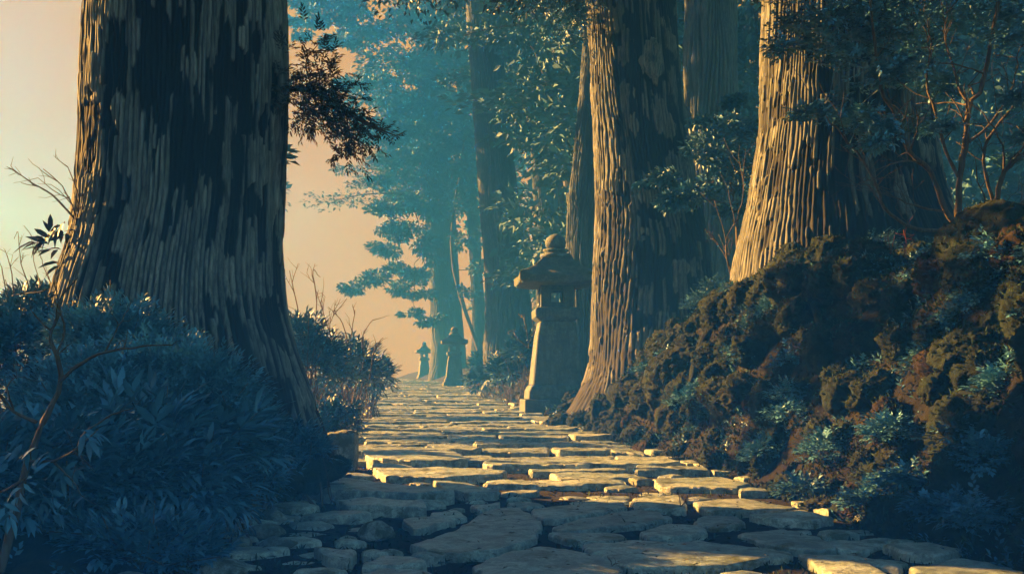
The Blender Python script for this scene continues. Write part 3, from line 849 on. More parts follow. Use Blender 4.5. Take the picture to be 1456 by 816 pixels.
# unseen trees beyond the left edge, most added to shade the front of the path
for k, (x, y, h, lab) in enumerate([(-7.4, 7.6, 7.0, 'unseen broad leafy tree left of the view, its crown shading the front flagstones'),
                                    (-6.8, 4.6, 7.5, 'second broad leafy shade tree added left of the view, between two others'),
                                    (-5.6, 1.8, 7.0, 'leafy shade tree added left of the camera, level with the nearest stones'),
                                    (-4.2, -2.5, 8.0, 'tall shade tree added behind the camera on the left side of the path')]):
    b = (x, y, gz(x, y)); pads = [(x + RNG.normal(0, .85), y + RNG.normal(0, .75), b[2] + RNG.uniform(1.0, h), random.uniform(.5, .85)) for q in range(60 if k == 0 else 34)]
    pads = [q for q in pads if q[1] < 1 or q[0] / q[1] < -.60]
    leaf_tree(lab, b, (x, y, b[2] + h), .16, pads, .18, .09, M['leaf'], per=260)

for k, (x, y, hl) in enumerate([(-26, 36, 'nearest of the row'), (-31, 45, 'second of the row'), (-37, 55, 'third of the row'), (-42, 64, 'fourth of the row'), (-49, 76, 'farthest of the row')]):  # unseen row added to keep the sun off the haze at the left
    b = (x, y, gz(x, y)); tp = 9.5
    leaf_tree('shade tree added on the slope outside the left edge, ' + hl, b, (x, y, tp), .2, [(x + RNG.normal(0, 1.6), y + RNG.normal(0, 3), RNG.uniform(b[2] + 2, tp), random.uniform(1.2, 1.9)) for q in range(34)],
              .4, .2, M['leaf_far'], 'added shade trees on the slope left of the view', per=150)
# unseen trees added behind the huge cedar to shade the bank and far trunks
b = (-2.95, 10.2, gz(-2.95, 10.2))
leaf_tree('unseen bushy shade tree added close behind the huge dark cedar', b, (-2.95, 10.2, b[2] + 4.8), .07,
          [(-2.92 + RNG.uniform(-.28, .28), 10.2 + RNG.normal(0, .7), b[2] + RNG.uniform(1.9, 5.6), random.uniform(.2, .3)) for q in range(52)], .12, .06, M['leaf'], per=420)
for k, (x, y, h, lab) in enumerate([(-12.1, 43, 17, 'tall unseen shade tree added far behind the huge dark cedar'), (-7.7, 27, 14.5, 'unseen shade tree added in the middle distance behind the huge dark cedar')]):
    b = (x, y, gz(x, y)); R_ = .034 * y
    leaf_tree(lab, b, (x, y, b[2] + h), .2, [(x + RNG.normal(0, R_ * .5), y + RNG.normal(0, R_ * .6), b[2] + RNG.uniform(8.0, h), random.uniform(.02, .026) * y) for q in range(60)], .3, .16, M['leaf_far'], per=260)

# far wood on the right hillside
fw = MB()
for k in range(120):
    px = random.uniform(690, 1650); d = random.uniform(58, 95)
    x = (px - 728) / F * d; g = gz(x, d)
    c = np.array([x, d, g + random.uniform(0, 17)]); r = random.uniform(1.6, 3.2); m = 150
    p = c + rdir(m) * (r * RNG.random((m, 1)) ** .4) * np.array([1, 1, .8])
    p[:, 2] = np.minimum(p[:, 2], 19.5)
    leaves(fw, p, rdir(m), np.array([0, 0, 1.]) + RNG.normal(0, .6, (m, 3)), .7, .4, RNG.random(m), True)
tag(fw.obj('far_wood', M['leaf_far']), 'far hazy wood covering the hillside behind the right cedars', 'wood', kind='stuff')

# ------------------------------------------------------------------ twisted leafy tree on the right bank
D = 7.8
root = thing('twisted_tree', 'small twisted leafy tree with bare crooked limbs on the right bank', 'tree', P(1372, 345, D))
w = MB(); limbs = [
    ([(1374, 350), (1363, 315), (1365, 250), (1373, 200), (1378, 150), (1398, 122), (1410, 50), (1425, -10)], .028, .012, 0),
    ([(1370, 335), (1385, 308), (1413, 290), (1428, 245), (1458, 215), (1490, 180)], .026, .012, -.2),
    ([(1366, 325), (1345, 300), (1323, 245), (1293, 215), (1273, 165), (1253, 125), (1243, 40), (1236, -15)], .022, .008, -.35),
    ([(1372, 335), (1330, 328), (1298, 325), (1258, 295), (1243, 255), (1208, 205), (1173, 165)], .016, .005, -.5),
    ([(1323, 245), (1300, 230), (1262, 234)], .010, .004, -.3), ([(1345, 302), (1300, 292), (1277, 284)], .010, .004, -.35),
    ([(1365, 255), (1345, 215), (1330, 160), (1318, 120), (1325, 60)], .014, .006, .1), ([(1378, 150), (1362, 120), (1345, 60), (1340, 10)], .012, .005, .2),
    ([(1413, 290), (1400, 240), (1405, 200), (1440, 150), (1462, 110)], .014, .006, -.1), ([(1373, 205), (1410, 175), (1440, 120), (1450, 70)], .012, .005, .15),
    ([(1258, 295), (1235, 265), (1215, 262)], .008, .003, -.5), ([(1293, 215), (1305, 180), (1297, 140)], .008, .003, -.3),
    ([(1428, 245), (1425, 205), (1400, 160)], .009, .004, -.2), ([(1385, 308), (1430, 300), (1470, 285)], .010, .004, -.4)]
ends = []
for (pl, r0, r1, dy) in limbs:
    pts = [P(a, b, D + dy * i / max(1, len(pl) - 1)) for i, (a, b) in enumerate(pl)]
    sp = tube(w, pts, r0, r1, 7, wob=.006)
    for q in range(7):
        i = random.randint(len(sp) // 3, len(sp) - 1); dd = unit(sp[i] - sp[max(0, i - 2)]) * .6 + rdir(1)[0] * [.9, .6, .5]
        twigs(w, sp[i], dd, random.uniform(.16, .34), r1 * .7, 2, (2, 3), .3, ends)
w.obj('trunk', M['twig'], root, extra={'worn': np.zeros(w.n)})
f = MB()
pads = [(1110, 68, 14), (1150, 60, 20), (1190, 75, 24), (1230, 60, 30), (1160, 25, 26), (1210, 20, 34), (1270, 30, 38), (1310, 70, 30), (1340, 20, 40), (1400, 20, 36), (1440, 50, 24), (1280, 95, 26),
        (1250, 110, 22), (1330, 115, 22), (1430, 20, 36), (1145, 158, 12), (1165, 155, 14), (1190, 165, 18), (1215, 160, 16), (1240, 175, 18), (1258, 190, 16), (1300, 170, 14), (1320, 185, 12), (1245, 205, 12),
        (1445, 140, 14), (1350, 130, 12), (1120, 30, 14), (1460, 190, 16), (1090, -10, 20), (1300, -10, 40), (1420, -30, 40), (1200, -20, 36), (1432, 225, 12), (1340, 180, 10)]
for (px, py, rp) in pads:
    dd = D + random.uniform(-.5, .45); c = P(px, py, dd); r = rp / F * dd; m = int(26 + 2.6 * rp)
    p = c + RNG.normal(0, 1, (m, 3)) * [r * .75, r * .9, r * .33]
    shoots(f, p, RNG.normal(0, 1, (m, 3)) * [1, 1, .35], .05, 4, .045, .024, True, droop=.1)
    j = int(RNG.integers(len(limbs)))
    src = min((P(a, b, D) for pl, *_ in limbs for a, b in pl), key=lambda s: np.linalg.norm(s - c))
    ww = [src, (src + c) / 2 + RNG.normal(0, .03, 3), c]
    tb = MB()
    w2 = tube(f, ww, .004, .0015, 4, tint=0)
f.obj('foliage', M['leaf_light'], root)


# ------------------------------------------------------------------ shrubs
def shrub(label, blobs, n, L, W, mat, nleaf=7, sl=.12, simple=False, droop=.25, group=None, name='shrub', cat='shrub', outb=.7, twig=True, upb=.25, flat=1.0):
    """blobs: (x,y,z,rx,ry,rz) lumpy mounds carrying leafy shoots"""
    b0 = blobs[0]
    root = thing(name, label, cat, (b0[0], b0[1], gz(b0[0], b0[1])), group)
    f = MB(); w = MB(); vol = np.array([b[3] * b[5] for b in blobs]); vol = vol / vol.sum()
    for b, share in zip(blobs, vol):
        m = max(8, int(n * share)); c = np.array(b[:3]); R = np.array(b[3:6])
        v = rdir(m); v[:, 2] = np.where(v[:, 2] < -.25, -v[:, 2], v[:, 2])
        lump = .72 + .6 * (fbm3(v * 2.3 + c, 3, 3) - .2)
        rad = lump * (1 - .55 * RNG.random(m) ** 1.8)
        p = c + v * R * rad[:, None]
        p[:, 2] = np.maximum(p[:, 2], ground(p[:, 0], p[:, 1]) + .02)
        dr = (v * outb + [0, 0, upb] + RNG.normal(0, .38, (m, 3))) * [1, 1, flat]
        shoots(f, p, dr, sl * RNG.uniform(.6, 1.3, m), nleaf, L, W, simple, droop=droop)
        if twig:
            g = np.array([b[0], b[1], gz(b[0], b[1])])
            for k in range(min(26, m // 6)):
                q = p[k]; tube(w, [g + RNG.normal(0, .06, 3) * [1, 1, 0], (g + q) / 2 + RNG.normal(0, .05, 3), q + dr[k] * sl], .007, .002, 5, sub=3)
    f.obj('foliage', mat, root)
    if w.n: w.obj('stems', M['twig'], root, extra={'worn': np.zeros(w.n)})
    return root


def B_(px, py, d, rx, rz, ry=None):
    p = P(px, py, d); return (p[0], d, p[2], rx / F * d, (ry or rx * .8) / F * d, rz / F * d)


shrub('big rounded blue shrub covering the base of the huge dark cedar', [B_(240, 600, 5.5, 140, 112), B_(165, 505, 5.9, 92, 62), B_(325, 640, 5.4, 70, 66), B_(130, 620, 5.2, 120, 110)],
      6200, .038, .0155, M['leaf_light'], 9, .12)
shrub('leafy plant with broad pointed blades in front of the big rounded shrub', [B_(215, 650, 4.9, 120, 60), B_(330, 650, 5.1, 50, 40)], 120, .12, .036, M['leaf'], 7, .16, droop=.35)
shrub('dense blue shrub at the left edge below the bare grasses', [B_(40, 520, 6.6, 95, 80), B_(-60, 530, 6.6, 90, 100), B_(60, 460, 7.0, 60, 40)], 1500, .06, .02, M['leaf'], 7, .13)
shrub('shadowy broad leaved shrub in the bottom left corner behind the bare sapling', [B_(90, 720, 4.5, 150, 110), B_(-20, 740, 4.3, 130, 120)], 900, .085, .03, M['leaf'], 7, .14, droop=.35)
shrub('dark low shrub with drooping leaves in front of the big rounded shrub', [B_(220, 710, 4.7, 110, 74), B_(275, 720, 4.8, 60, 50)], 700, .08, .027, M['leaf'], 7, .14, droop=.4)
shrub('low dark weeds at the bottom edge left of the front rocks', [B_(200, 790, 4.2, 100, 42), B_(270, 800, 4.25, 44, 26)], 360, .055, .02, M['leaf'], 6, .1)
shrub('blue shrub with bare twigs along the left path edge beyond the huge cedar', [B_(445, 530, 12.5, 58, 50), B_(500, 540, 13.5, 40, 30), B_(430, 490, 12.2, 34, 30)], 900, .085, .026, M['leaf'], 7, .18)
shrub('farther small blue shrub where the path narrows on its left side', [B_(530, 543, 17, 28, 24), B_(500, 525, 17.5, 36, 34)], 420, .12, .045, M['leaf'], 6, .2)
shrub('low leafy clump at the mossy foot of the huge cedar beside the path', [B_(480, 612, 9.6, 34, 34), B_(455, 620, 9.4, 30, 30)], 340, .055, .02, M['leaf'], 6, .1)
shrub('mossy leafy clump covering the root of the huge cedar above the upright rock', [B_(415, 640, 6.3, 40, 30), B_(385, 665, 6.1, 44, 34), B_(450, 648, 6.35, 16, 14)], 440, .045, .017, M['leaf'], 6, .08)
shrub('dark leafy clump left of the upright rock', [B_(360, 695, 5.7, 36, 24), B_(320, 690, 5.5, 45, 36)], 480, .05, .018, M['leaf'], 6, .09)
# bank plants on the right
BANK = [(1105, 475, 8.9, 42, 26, 'bright blue spray'), (1060, 550, 9.3, 30, 24, 'small blue tuft'), (1180, 505, 8.2, 36, 30, 'loose blue tuft'), (1245, 490, 7.8, 30, 24, 'thin blue tuft'),
        (1170, 645, 6.6, 34, 34, 'upright blue weed'), (1330, 570, 6.2, 44, 36, 'straggly blue weed'), (1385, 470, 6.1, 40, 36, 'hanging blue tuft'), (1310, 450, 7.2, 36, 30, 'dense blue tuft'),
        (1030, 600, 9.0, 26, 22, 'tiny blue tuft'), (1260, 620, 5.9, 34, 30, 'flat blue tuft'), (1400, 660, 5.0, 40, 36, 'dim blue weed'), (1090, 640, 7.6, 26, 20, 'little blue weed'),
        (1210, 560, 7.0, 30, 26, 'sprawling blue tuft'), (1420, 560, 5.4, 36, 34, 'drooping blue weed'), (1140, 700, 6.2, 36, 16, 'creeping green weed'), (1240, 715, 5.6, 40, 18, 'low creeping weed'),
        (1345, 730, 4.9, 50, 24, 'broad creeping weed'), (1000, 640, 9.2, 36, 14, 'short green weed'), (1290, 690, 5.4, 26, 26, 'pointed blue weed'), (1360, 360, 7.4, 36, 26, 'bushy blue tuft')]
WHERE = ['in the hollow below the thick right cedar', 'on the steep mossy outcrop', 'halfway up the bank under the thick cedar', 'below the red twigs', 'at the foot of the bank by the last sunlit slabs',
         'among rusty boulders in the middle of the bank', 'under the largest moss hump', 'between the red twigs and the largest moss hump', 'low on the outcrop beside the path', 'on the lower bank above the raised slab',
         'in the dark lower right of the bank', 'just above the pale sunlit slab', 'in the centre of the bank', 'on the dark bank at the right edge', 'spreading onto the sunlit slabs', 'along the path edge right of the last sunlit slab',
         'at the bank foot behind the front corner slab', 'at the path edge below the outcrop', 'standing alone above the creeping weeds', 'at the root of the twisted leafy tree']
for (px, py, d, rx, rz, a), b in zip(BANK, WHERE):
    shrub(a + ' ' + b, [B_(px, py, d, rx, rz)], int(60 + rx * 3.4), .032, .018, M['leaf_light'] if 'blue' in a else M['leaf'], 5, .06, group='small plants on the right bank', name='bank_plant', cat='plant', twig=False, droop=.15, upb=.05, flat=.35)
shrub('low dark bushes on the mossy verge behind the nearest lantern', [B_(725, 535, 23, 34, 24), B_(745, 510, 22, 26, 26), B_(690, 545, 27, 30, 14)], 420, .16, .06, M['leaf'], 6, .2)
shrub('small leafy tuft on the mossy foot of the split cedar beside the nearest lantern', [B_(905, 575, 13.8, 22, 14), B_(940, 570, 13.6, 18, 14)], 90, .06, .026, M['leaf_light'], 5, .1, upb=.1)
shrub('hazy bush at the right verge by the middle lantern', [B_(690, 528, 46, 22, 16), B_(722, 515, 44, 22, 18)], 220, .3, .12, M['leaf_far'], 5, .35)
for k in range(46):
    y = random.uniform(4.2, 12.5); u = random.uniform(.1, 1.7); x = float(path_center(y) + path_half(y)) + u; r = random.uniform(.07, .17)
    shrub('small blue leafy plant growing between the mossy boulders of the bank', [(x, y, gz(x, y) + r * .9, r, r, r * .8)], random.randint(50, 110), .03, .017, M['leaf_light'] if k % 3 else M['leaf'], 5, .06,
          group='leafy plants among the boulders', name='bank_plant', cat='plant', twig=False, droop=.15, upb=.05, flat=.35)
# ground cover, uncountable
gc = MB()
for (n, xr, yr, side) in [(9000, (0, 2.4), (3.6, 13), 1), (5200, (0, 2.6), (3.6, 14), -1), (2200, (0, 4), (13, 40), 1), (1600, (0, 3), (13, 40), -1)]:
    y = RNG.uniform(*yr, n); u = RNG.uniform(*xr, n); c = path_center(y); hw = path_half(y)
    keep = noise2(u * 3 + 50, y * 3, 77) > .52; y, u, c, hw = y[keep], u[keep], c[keep], hw[keep]
    x = c + side * (hw + u); p = np.column_stack([x, y, ground(x, y)])
    k = 1 + (yr[0] > 10) * 1.2
    shoots(gc, p, RNG.normal(0, .6, p.shape) + [-.35 * side, -.2, .8], .06 * k, 4, .032 * k, .015 * k, True)
tag(gc.obj('ground_cover', M['leaf']), 'low leafy ground cover on both banks of the path', 'ground cover', kind='stuff')

# moss fuzz over the boulders of the bank
mo = MB()
for me, mx in MOSSY:
    nv = len(me.vertices); co = np.empty(nv * 3, np.float32); no = np.empty(nv * 3, np.float32)
    me.vertices.foreach_get('co', co); me.vertices.foreach_get('normal', no); co = co.reshape(-1, 3); no = no.reshape(-1, 3)
    sz = (mx.to_scale().x + mx.to_scale().z) / 2; m = int(min(9000, 420 * (sz / .15) ** 1.7))
    idx = RNG.integers(0, nv, m); A3 = np.array(mx.to_3x3()); p = co[idx] @ A3.T + np.array(mx.translation); n_ = unit(no[idx] @ np.array(mx.to_3x3().inverted()))
    keep = (n_[:, 2] > -.35) & (noise3(p * 9, 5) > .36); p, n_ = p[keep], n_[keep]; m = len(p)
    leaves(mo, p - n_ * .003, n_ + RNG.normal(0, .55, (m, 3)) + [0, 0, .2], rdir(m), RNG.uniform(.014, .042, m), RNG.uniform(.006, .014, m), RNG.random(m), True)
for t_ in range(2):
    n = 42000; y = RNG.uniform(3.6, 15, n); u = RNG.uniform(.0, 2.6, n); x = path_center(y) + path_half(y) + u
    k = noise2(x * 4, y * 4, 91 + t_) > .38; x, y = x[k], y[k]; p = np.column_stack([x, y, ground(x, y)]); m = len(p)
    leaves(mo, p, rdir(m) * .8 + [-.3, -.3, .6], rdir(m), RNG.uniform(.015, .05, m), RNG.uniform(.008, .018, m), RNG.random(m), True)
tag(mo.obj('moss', M['moss_tuft']), 'short fuzzy moss growing over the boulders of the bank', 'moss', kind='stuff')

# bare sapling at the lower left
D = 3.7
root = thing('bare_sapling', 'bare crooked sapling with thin pale branches in the lower left corner', 'sapling', P(2, 812, D))
w = MB()
for (pl, r0, r1, dy) in [([(0, 812), (22, 730), (40, 655), (62, 600), (86, 545), (80, 505), (72, 478), (84, 445)], .015, .005, .1),
                         ([(84, 543), (110, 520), (150, 500), (200, 493), (245, 490)], .007, .002, -.1), ([(80, 505), (92, 470), (84, 430), (110, 395)], .005, .002, .1),
                         ([(40, 655), (75, 655), (105, 640), (140, 610)], .006, .002, -.2), ([(75, 655), (100, 680), (115, 702)], .004, .0015, -.2),
                         ([(52, 600), (20, 585), (0, 560), (-10, 545)], .007, .003, 0), ([(150, 500), (165, 470), (182, 440)], .004, .0015, 0),
                         ([(110, 640), (120, 615), (160, 590), (190, 580)], .004, .0015, -.1), ([(36, 680), (0, 700), (-20, 690)], .005, .002, 0), ([(20, 585), (10, 550), (22, 536)], .004, .0015, .1)]:
    sp = tube(w, [P(a, b, D + dy * i / len(pl)) for i, (a, b) in enumerate(pl)], r0, r1, 6, wob=.002)
    for q in range(3):
        i = random.randint(len(sp) // 2, len(sp) - 1); twigs(w, sp[i], unit(sp[i] - sp[max(0, i - 2)]) + rdir(1)[0] * .8, random.uniform(.05, .11), r1 * .8, 2, (1, 2), .3)
w.obj('trunk', M['twig'], root, extra={'worn': np.zeros(w.n)})
f = MB(); p = np.array([P(random.uniform(0, 130), random.uniform(600, 720), D + random.uniform(-.2, .2)) for q in range(22)])
shoots(f, p, RNG.normal(0, .5, p.shape) + [0, 0, -.5], .06, 4, .07, .022, False, droop=.4)
f.obj('foliage', M['leaf'], root)


# bare twig clumps / dry grasses
def bare(label, stems, d, r, mat='twig', leafy=None, cat='twigs', name='bare_twigs'):
    root = thing(name, label, cat, P(*stems[0][0], d)); w = MB()
    for pl in stems:
        o0 = stems[0][0]; pts_ = [P(*o0, d)] if math.hypot(pl[0][0] - o0[0], pl[0][1] - o0[1]) < 95 else []
        sp = tube(w, pts_ + [P(a, b, d + random.uniform(-.1, .1) * d / 10) for a, b in pl[(1 if pl[0] == o0 else 0):]], r, r * .35, 5, wob=.002 * d / 5)
        for q in range(4):
            i = random.randint(len(sp) // 3, len(sp) - 1)
            twigs(w, sp[i], unit(sp[min(len(sp) - 1, i + 1)] - sp[max(0, i - 1)]) + rdir(1)[0] * .55, np.linalg.norm(sp[-1] - sp[0]) * random.uniform(.15, .3), r * .5, 2, (1, 3), .2)
    w.obj('stems', M[mat], root, extra={'worn': np.zeros(w.n)})
    if leafy:
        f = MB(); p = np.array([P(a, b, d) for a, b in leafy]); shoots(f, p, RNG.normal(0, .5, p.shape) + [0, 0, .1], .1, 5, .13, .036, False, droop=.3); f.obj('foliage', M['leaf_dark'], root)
    return root


bare('tall bare twigs with dark pointed leaves against the sky left of the huge cedar', [[(100, 420), (108, 330), (105, 300), (88, 265), (62, 240)], [(105, 310), (75, 278), (48, 262), (25, 247)], [(108, 320), (112, 280), (96, 238)], [(108, 340), (118, 290), (122, 262)]],
     6.5, .007, leafy=[(85, 325), (95, 315), (75, 335), (100, 345), (70, 350), (90, 355), (85, 372)])
bare('thin dry grass stems rising over the shrub at the left edge', [[(20, 420), (15, 380), (5, 352)], [(40, 410), (30, 375), (25, 330), (20, 340)], [(55, 410), (48, 370), (45, 335)], [(10, 420), (2, 380), (-5, 360)], [(70, 410), (62, 380), (58, 362)]], 6.4, .004, 'dry')
bare('thicket of bare twigs over the blue shrub beyond the huge cedar', [[(430, 500), (425, 450), (412, 385)], [(445, 500), (450, 430), (445, 385), (455, 395)], [(470, 520), (470, 460), (492, 425)], [(490, 520), (500, 470), (505, 440)], [(510, 530), (515, 480), (530, 455)],
     [(480, 520), (462, 455), (450, 415)], [(525, 540), (532, 500), (545, 480)], [(500, 530), (490, 470), (475, 440)]], 12.8, .010, 'twig')
bare('cluster of red bare twigs under the thick right cedar', [[(1225, 440), (1215, 400), (1203, 365)], [(1240, 440), (1243, 390), (1250, 360)], [(1255, 440), (1262, 390), (1272, 335)], [(1250, 435), (1278, 385), (1290, 348)], [(1235, 440), (1228, 395), (1225, 352)], [(1265, 440), (1285, 400), (1292, 372)]],
     8.0, .006, 'red_twig')
bare('leafless shrub stems in the gap left of the thick right cedar', [[(1045, 420), (1035, 370), (1030, 330), (1015, 285)], [(1038, 380), (1020, 345), (1008, 330)], [(1032, 350), (1048, 310), (1058, 270), (1052, 235)], [(1045, 420), (1050, 370), (1058, 330)]], 12.5, .010, 'twig')
bare('little dry twig growing between the sunlit slabs', [[(968, 728), (967, 712), (964, 700)], [(968, 722), (974, 710), (978, 704)]], 6.0, .004, 'twig')
bare('tiny twig sprouting at the edge of the broad front slab', [[(868, 815), (870, 802), (864, 792)], [(869, 808), (876, 798)]], 4.2, .0025, 'twig')
bare('dark leafless shoots left of the nearest lantern', [[(752, 495), (748, 465), (742, 448)], [(752, 490), (760, 470), (756, 455)], [(735, 480), (728, 470), (720, 474)]], 20, .012, 'twig')

# surface roots of the near cedars, creeping down the bank
def roots(tree, pls, d0, name='root'):
    w = MB()
    for pl in pls:
        w = MB(); pts = []
        for (x, y) in pl: pts.append((x, y, gz(x, y) + .02))
        sp = tube(w, pts, .085, .022, 9, wob=.012, sub=8); w.obj('root', M['moss'], tree)


roots(Ct, [[(2.5, 10.1), (2.15, 9.5), (1.95, 8.9), (1.75, 8.3)], [(2.9, 9.9), (2.75, 9.2), (2.3, 8.5), (2.2, 7.7)], [(3.4, 9.8), (3.2, 8.9), (3.1, 8.0)], [(2.3, 10.4), (1.8, 10.2), (1.5, 9.7)]], 10)
roots(B, [[(1.3, 15.0), (.95, 14.4), (.8, 13.6)], [(1.9, 14.8), (1.7, 14.0), (1.45, 13.2)], [(2.5, 15), (2.4, 14.1), (2.2, 13.4)]], 15)
roots(A, [[(-1.55, 6.7), (-1.4, 6.3), (-1.35, 5.8)], [(-1.4, 7.1), (-1.2, 7.2), (-1.15, 7.7)]], 7)
# needles and leaf litter on the path, moss in its joints
lt = MB(); n = 5200; y = 3.7 + 14 * RNG.random(n) ** 1.6; x = path_center(y) + RNG.uniform(-1.7, 1.7, n); p = np.column_stack([x, y, ground(x, y) + .004])
leaves(lt, p, RNG.normal(0, 1, (n, 3)) * [1, 1, .25] + [0, 0, .12], np.array([0, 0, 1.]) + RNG.normal(0, .3, (n, 3)), RNG.uniform(.02, .06, n), RNG.uniform(.006, .02, n), RNG.random(n), True)
n = 9000; y = 3.7 + 12 * RNG.random(n) ** 1.5; x = path_center(y) + RNG.uniform(-1.6, 1.6, n); k = noise2(x * 3, y * 3, 61) > .45; x, y = x[k], y[k]; p = np.column_stack([x, y, ground(x, y) - .004]); n = len(p)
leaves(lt, p, RNG.normal(0, .5, (n, 3)) + [0, 0, .8], rdir(n), RNG.uniform(.018, .04, n), RNG.uniform(.006, .012, n), RNG.random(n) * .7, True)
tag(lt.obj('moss_and_litter', M['moss_tuft']), 'moss and fallen needles in the joints of the paving', 'litter', kind='stuff')
ll = MB(); n = 900; y = 3.8 + 8 * RNG.random(n); x = path_center(y) + np.clip(RNG.normal(0, 1.0, n), -1.5, 1.5); p = np.column_stack([x, y, S * y + .028 + 0 * y])
leaves(ll, p, RNG.normal(0, 1, (n, 3)) * [1, 1, .1], np.array([0, 0, 1.]) + RNG.normal(0, .25, (n, 3)), RNG.uniform(.012, .035, n), RNG.uniform(.005, .014, n), RNG.random(n), True)
tag(ll.obj('fallen_leaves', M['dry']), 'scattered dry fallen leaves on the paving', 'fallen leaves', kind='stuff')
# ------------------------------------------------------------------ stone lanterns
def box_prism(mb, levels, tint=.5):
    """stack of square sections (half-size, z, bulge of corner) -> closed solid with small arrises"""
    rings = []
    for (h, z, bev) in levels:
        rings.append([(h - bev, -h), (h, -h + bev), (h, h - bev), (h - bev, h), (-h + bev, h), (-h, h - bev), (-h, -h + bev), (-h + bev, -h)])
    m = 8; V = np.array([[x, y, z] for (h, z, b), r in zip(levels, rings) for x, y in r])
    Q = [[i * m + j, i * m + (j + 1) % m, (i + 1) * m + (j + 1) % m, (i + 1) * m + j] for i in range(len(levels) - 1) for j in range(m)]
    V = np.concatenate([V, [[0, 0, levels[0][1]], [0, 0, levels[-1][1]]]]); a, b = len(V) - 2, len(V) - 1; e = (len(levels) - 1) * m
    T = [[a, (j + 1) % m, j] for j in range(m)] + [[b, e + j, e + (j + 1) % m] for j in range(m)]
    mb.add(V, T, Q, tint)


def part(mb, name, root, bevel=.008, mat='lantern'):
    o = bpy.data.objects.new(name, mb.mesh(name, False)); o.data.materials.append(M[mat]); COL.objects.link(o); o.parent = root
    if bevel:
        bv = o.modifiers.new('edge', 'BEVEL'); bv.width = bevel; bv.segments = 2; bv.limit_method = 'ANGLE'; bv.angle_limit = .5
    return o


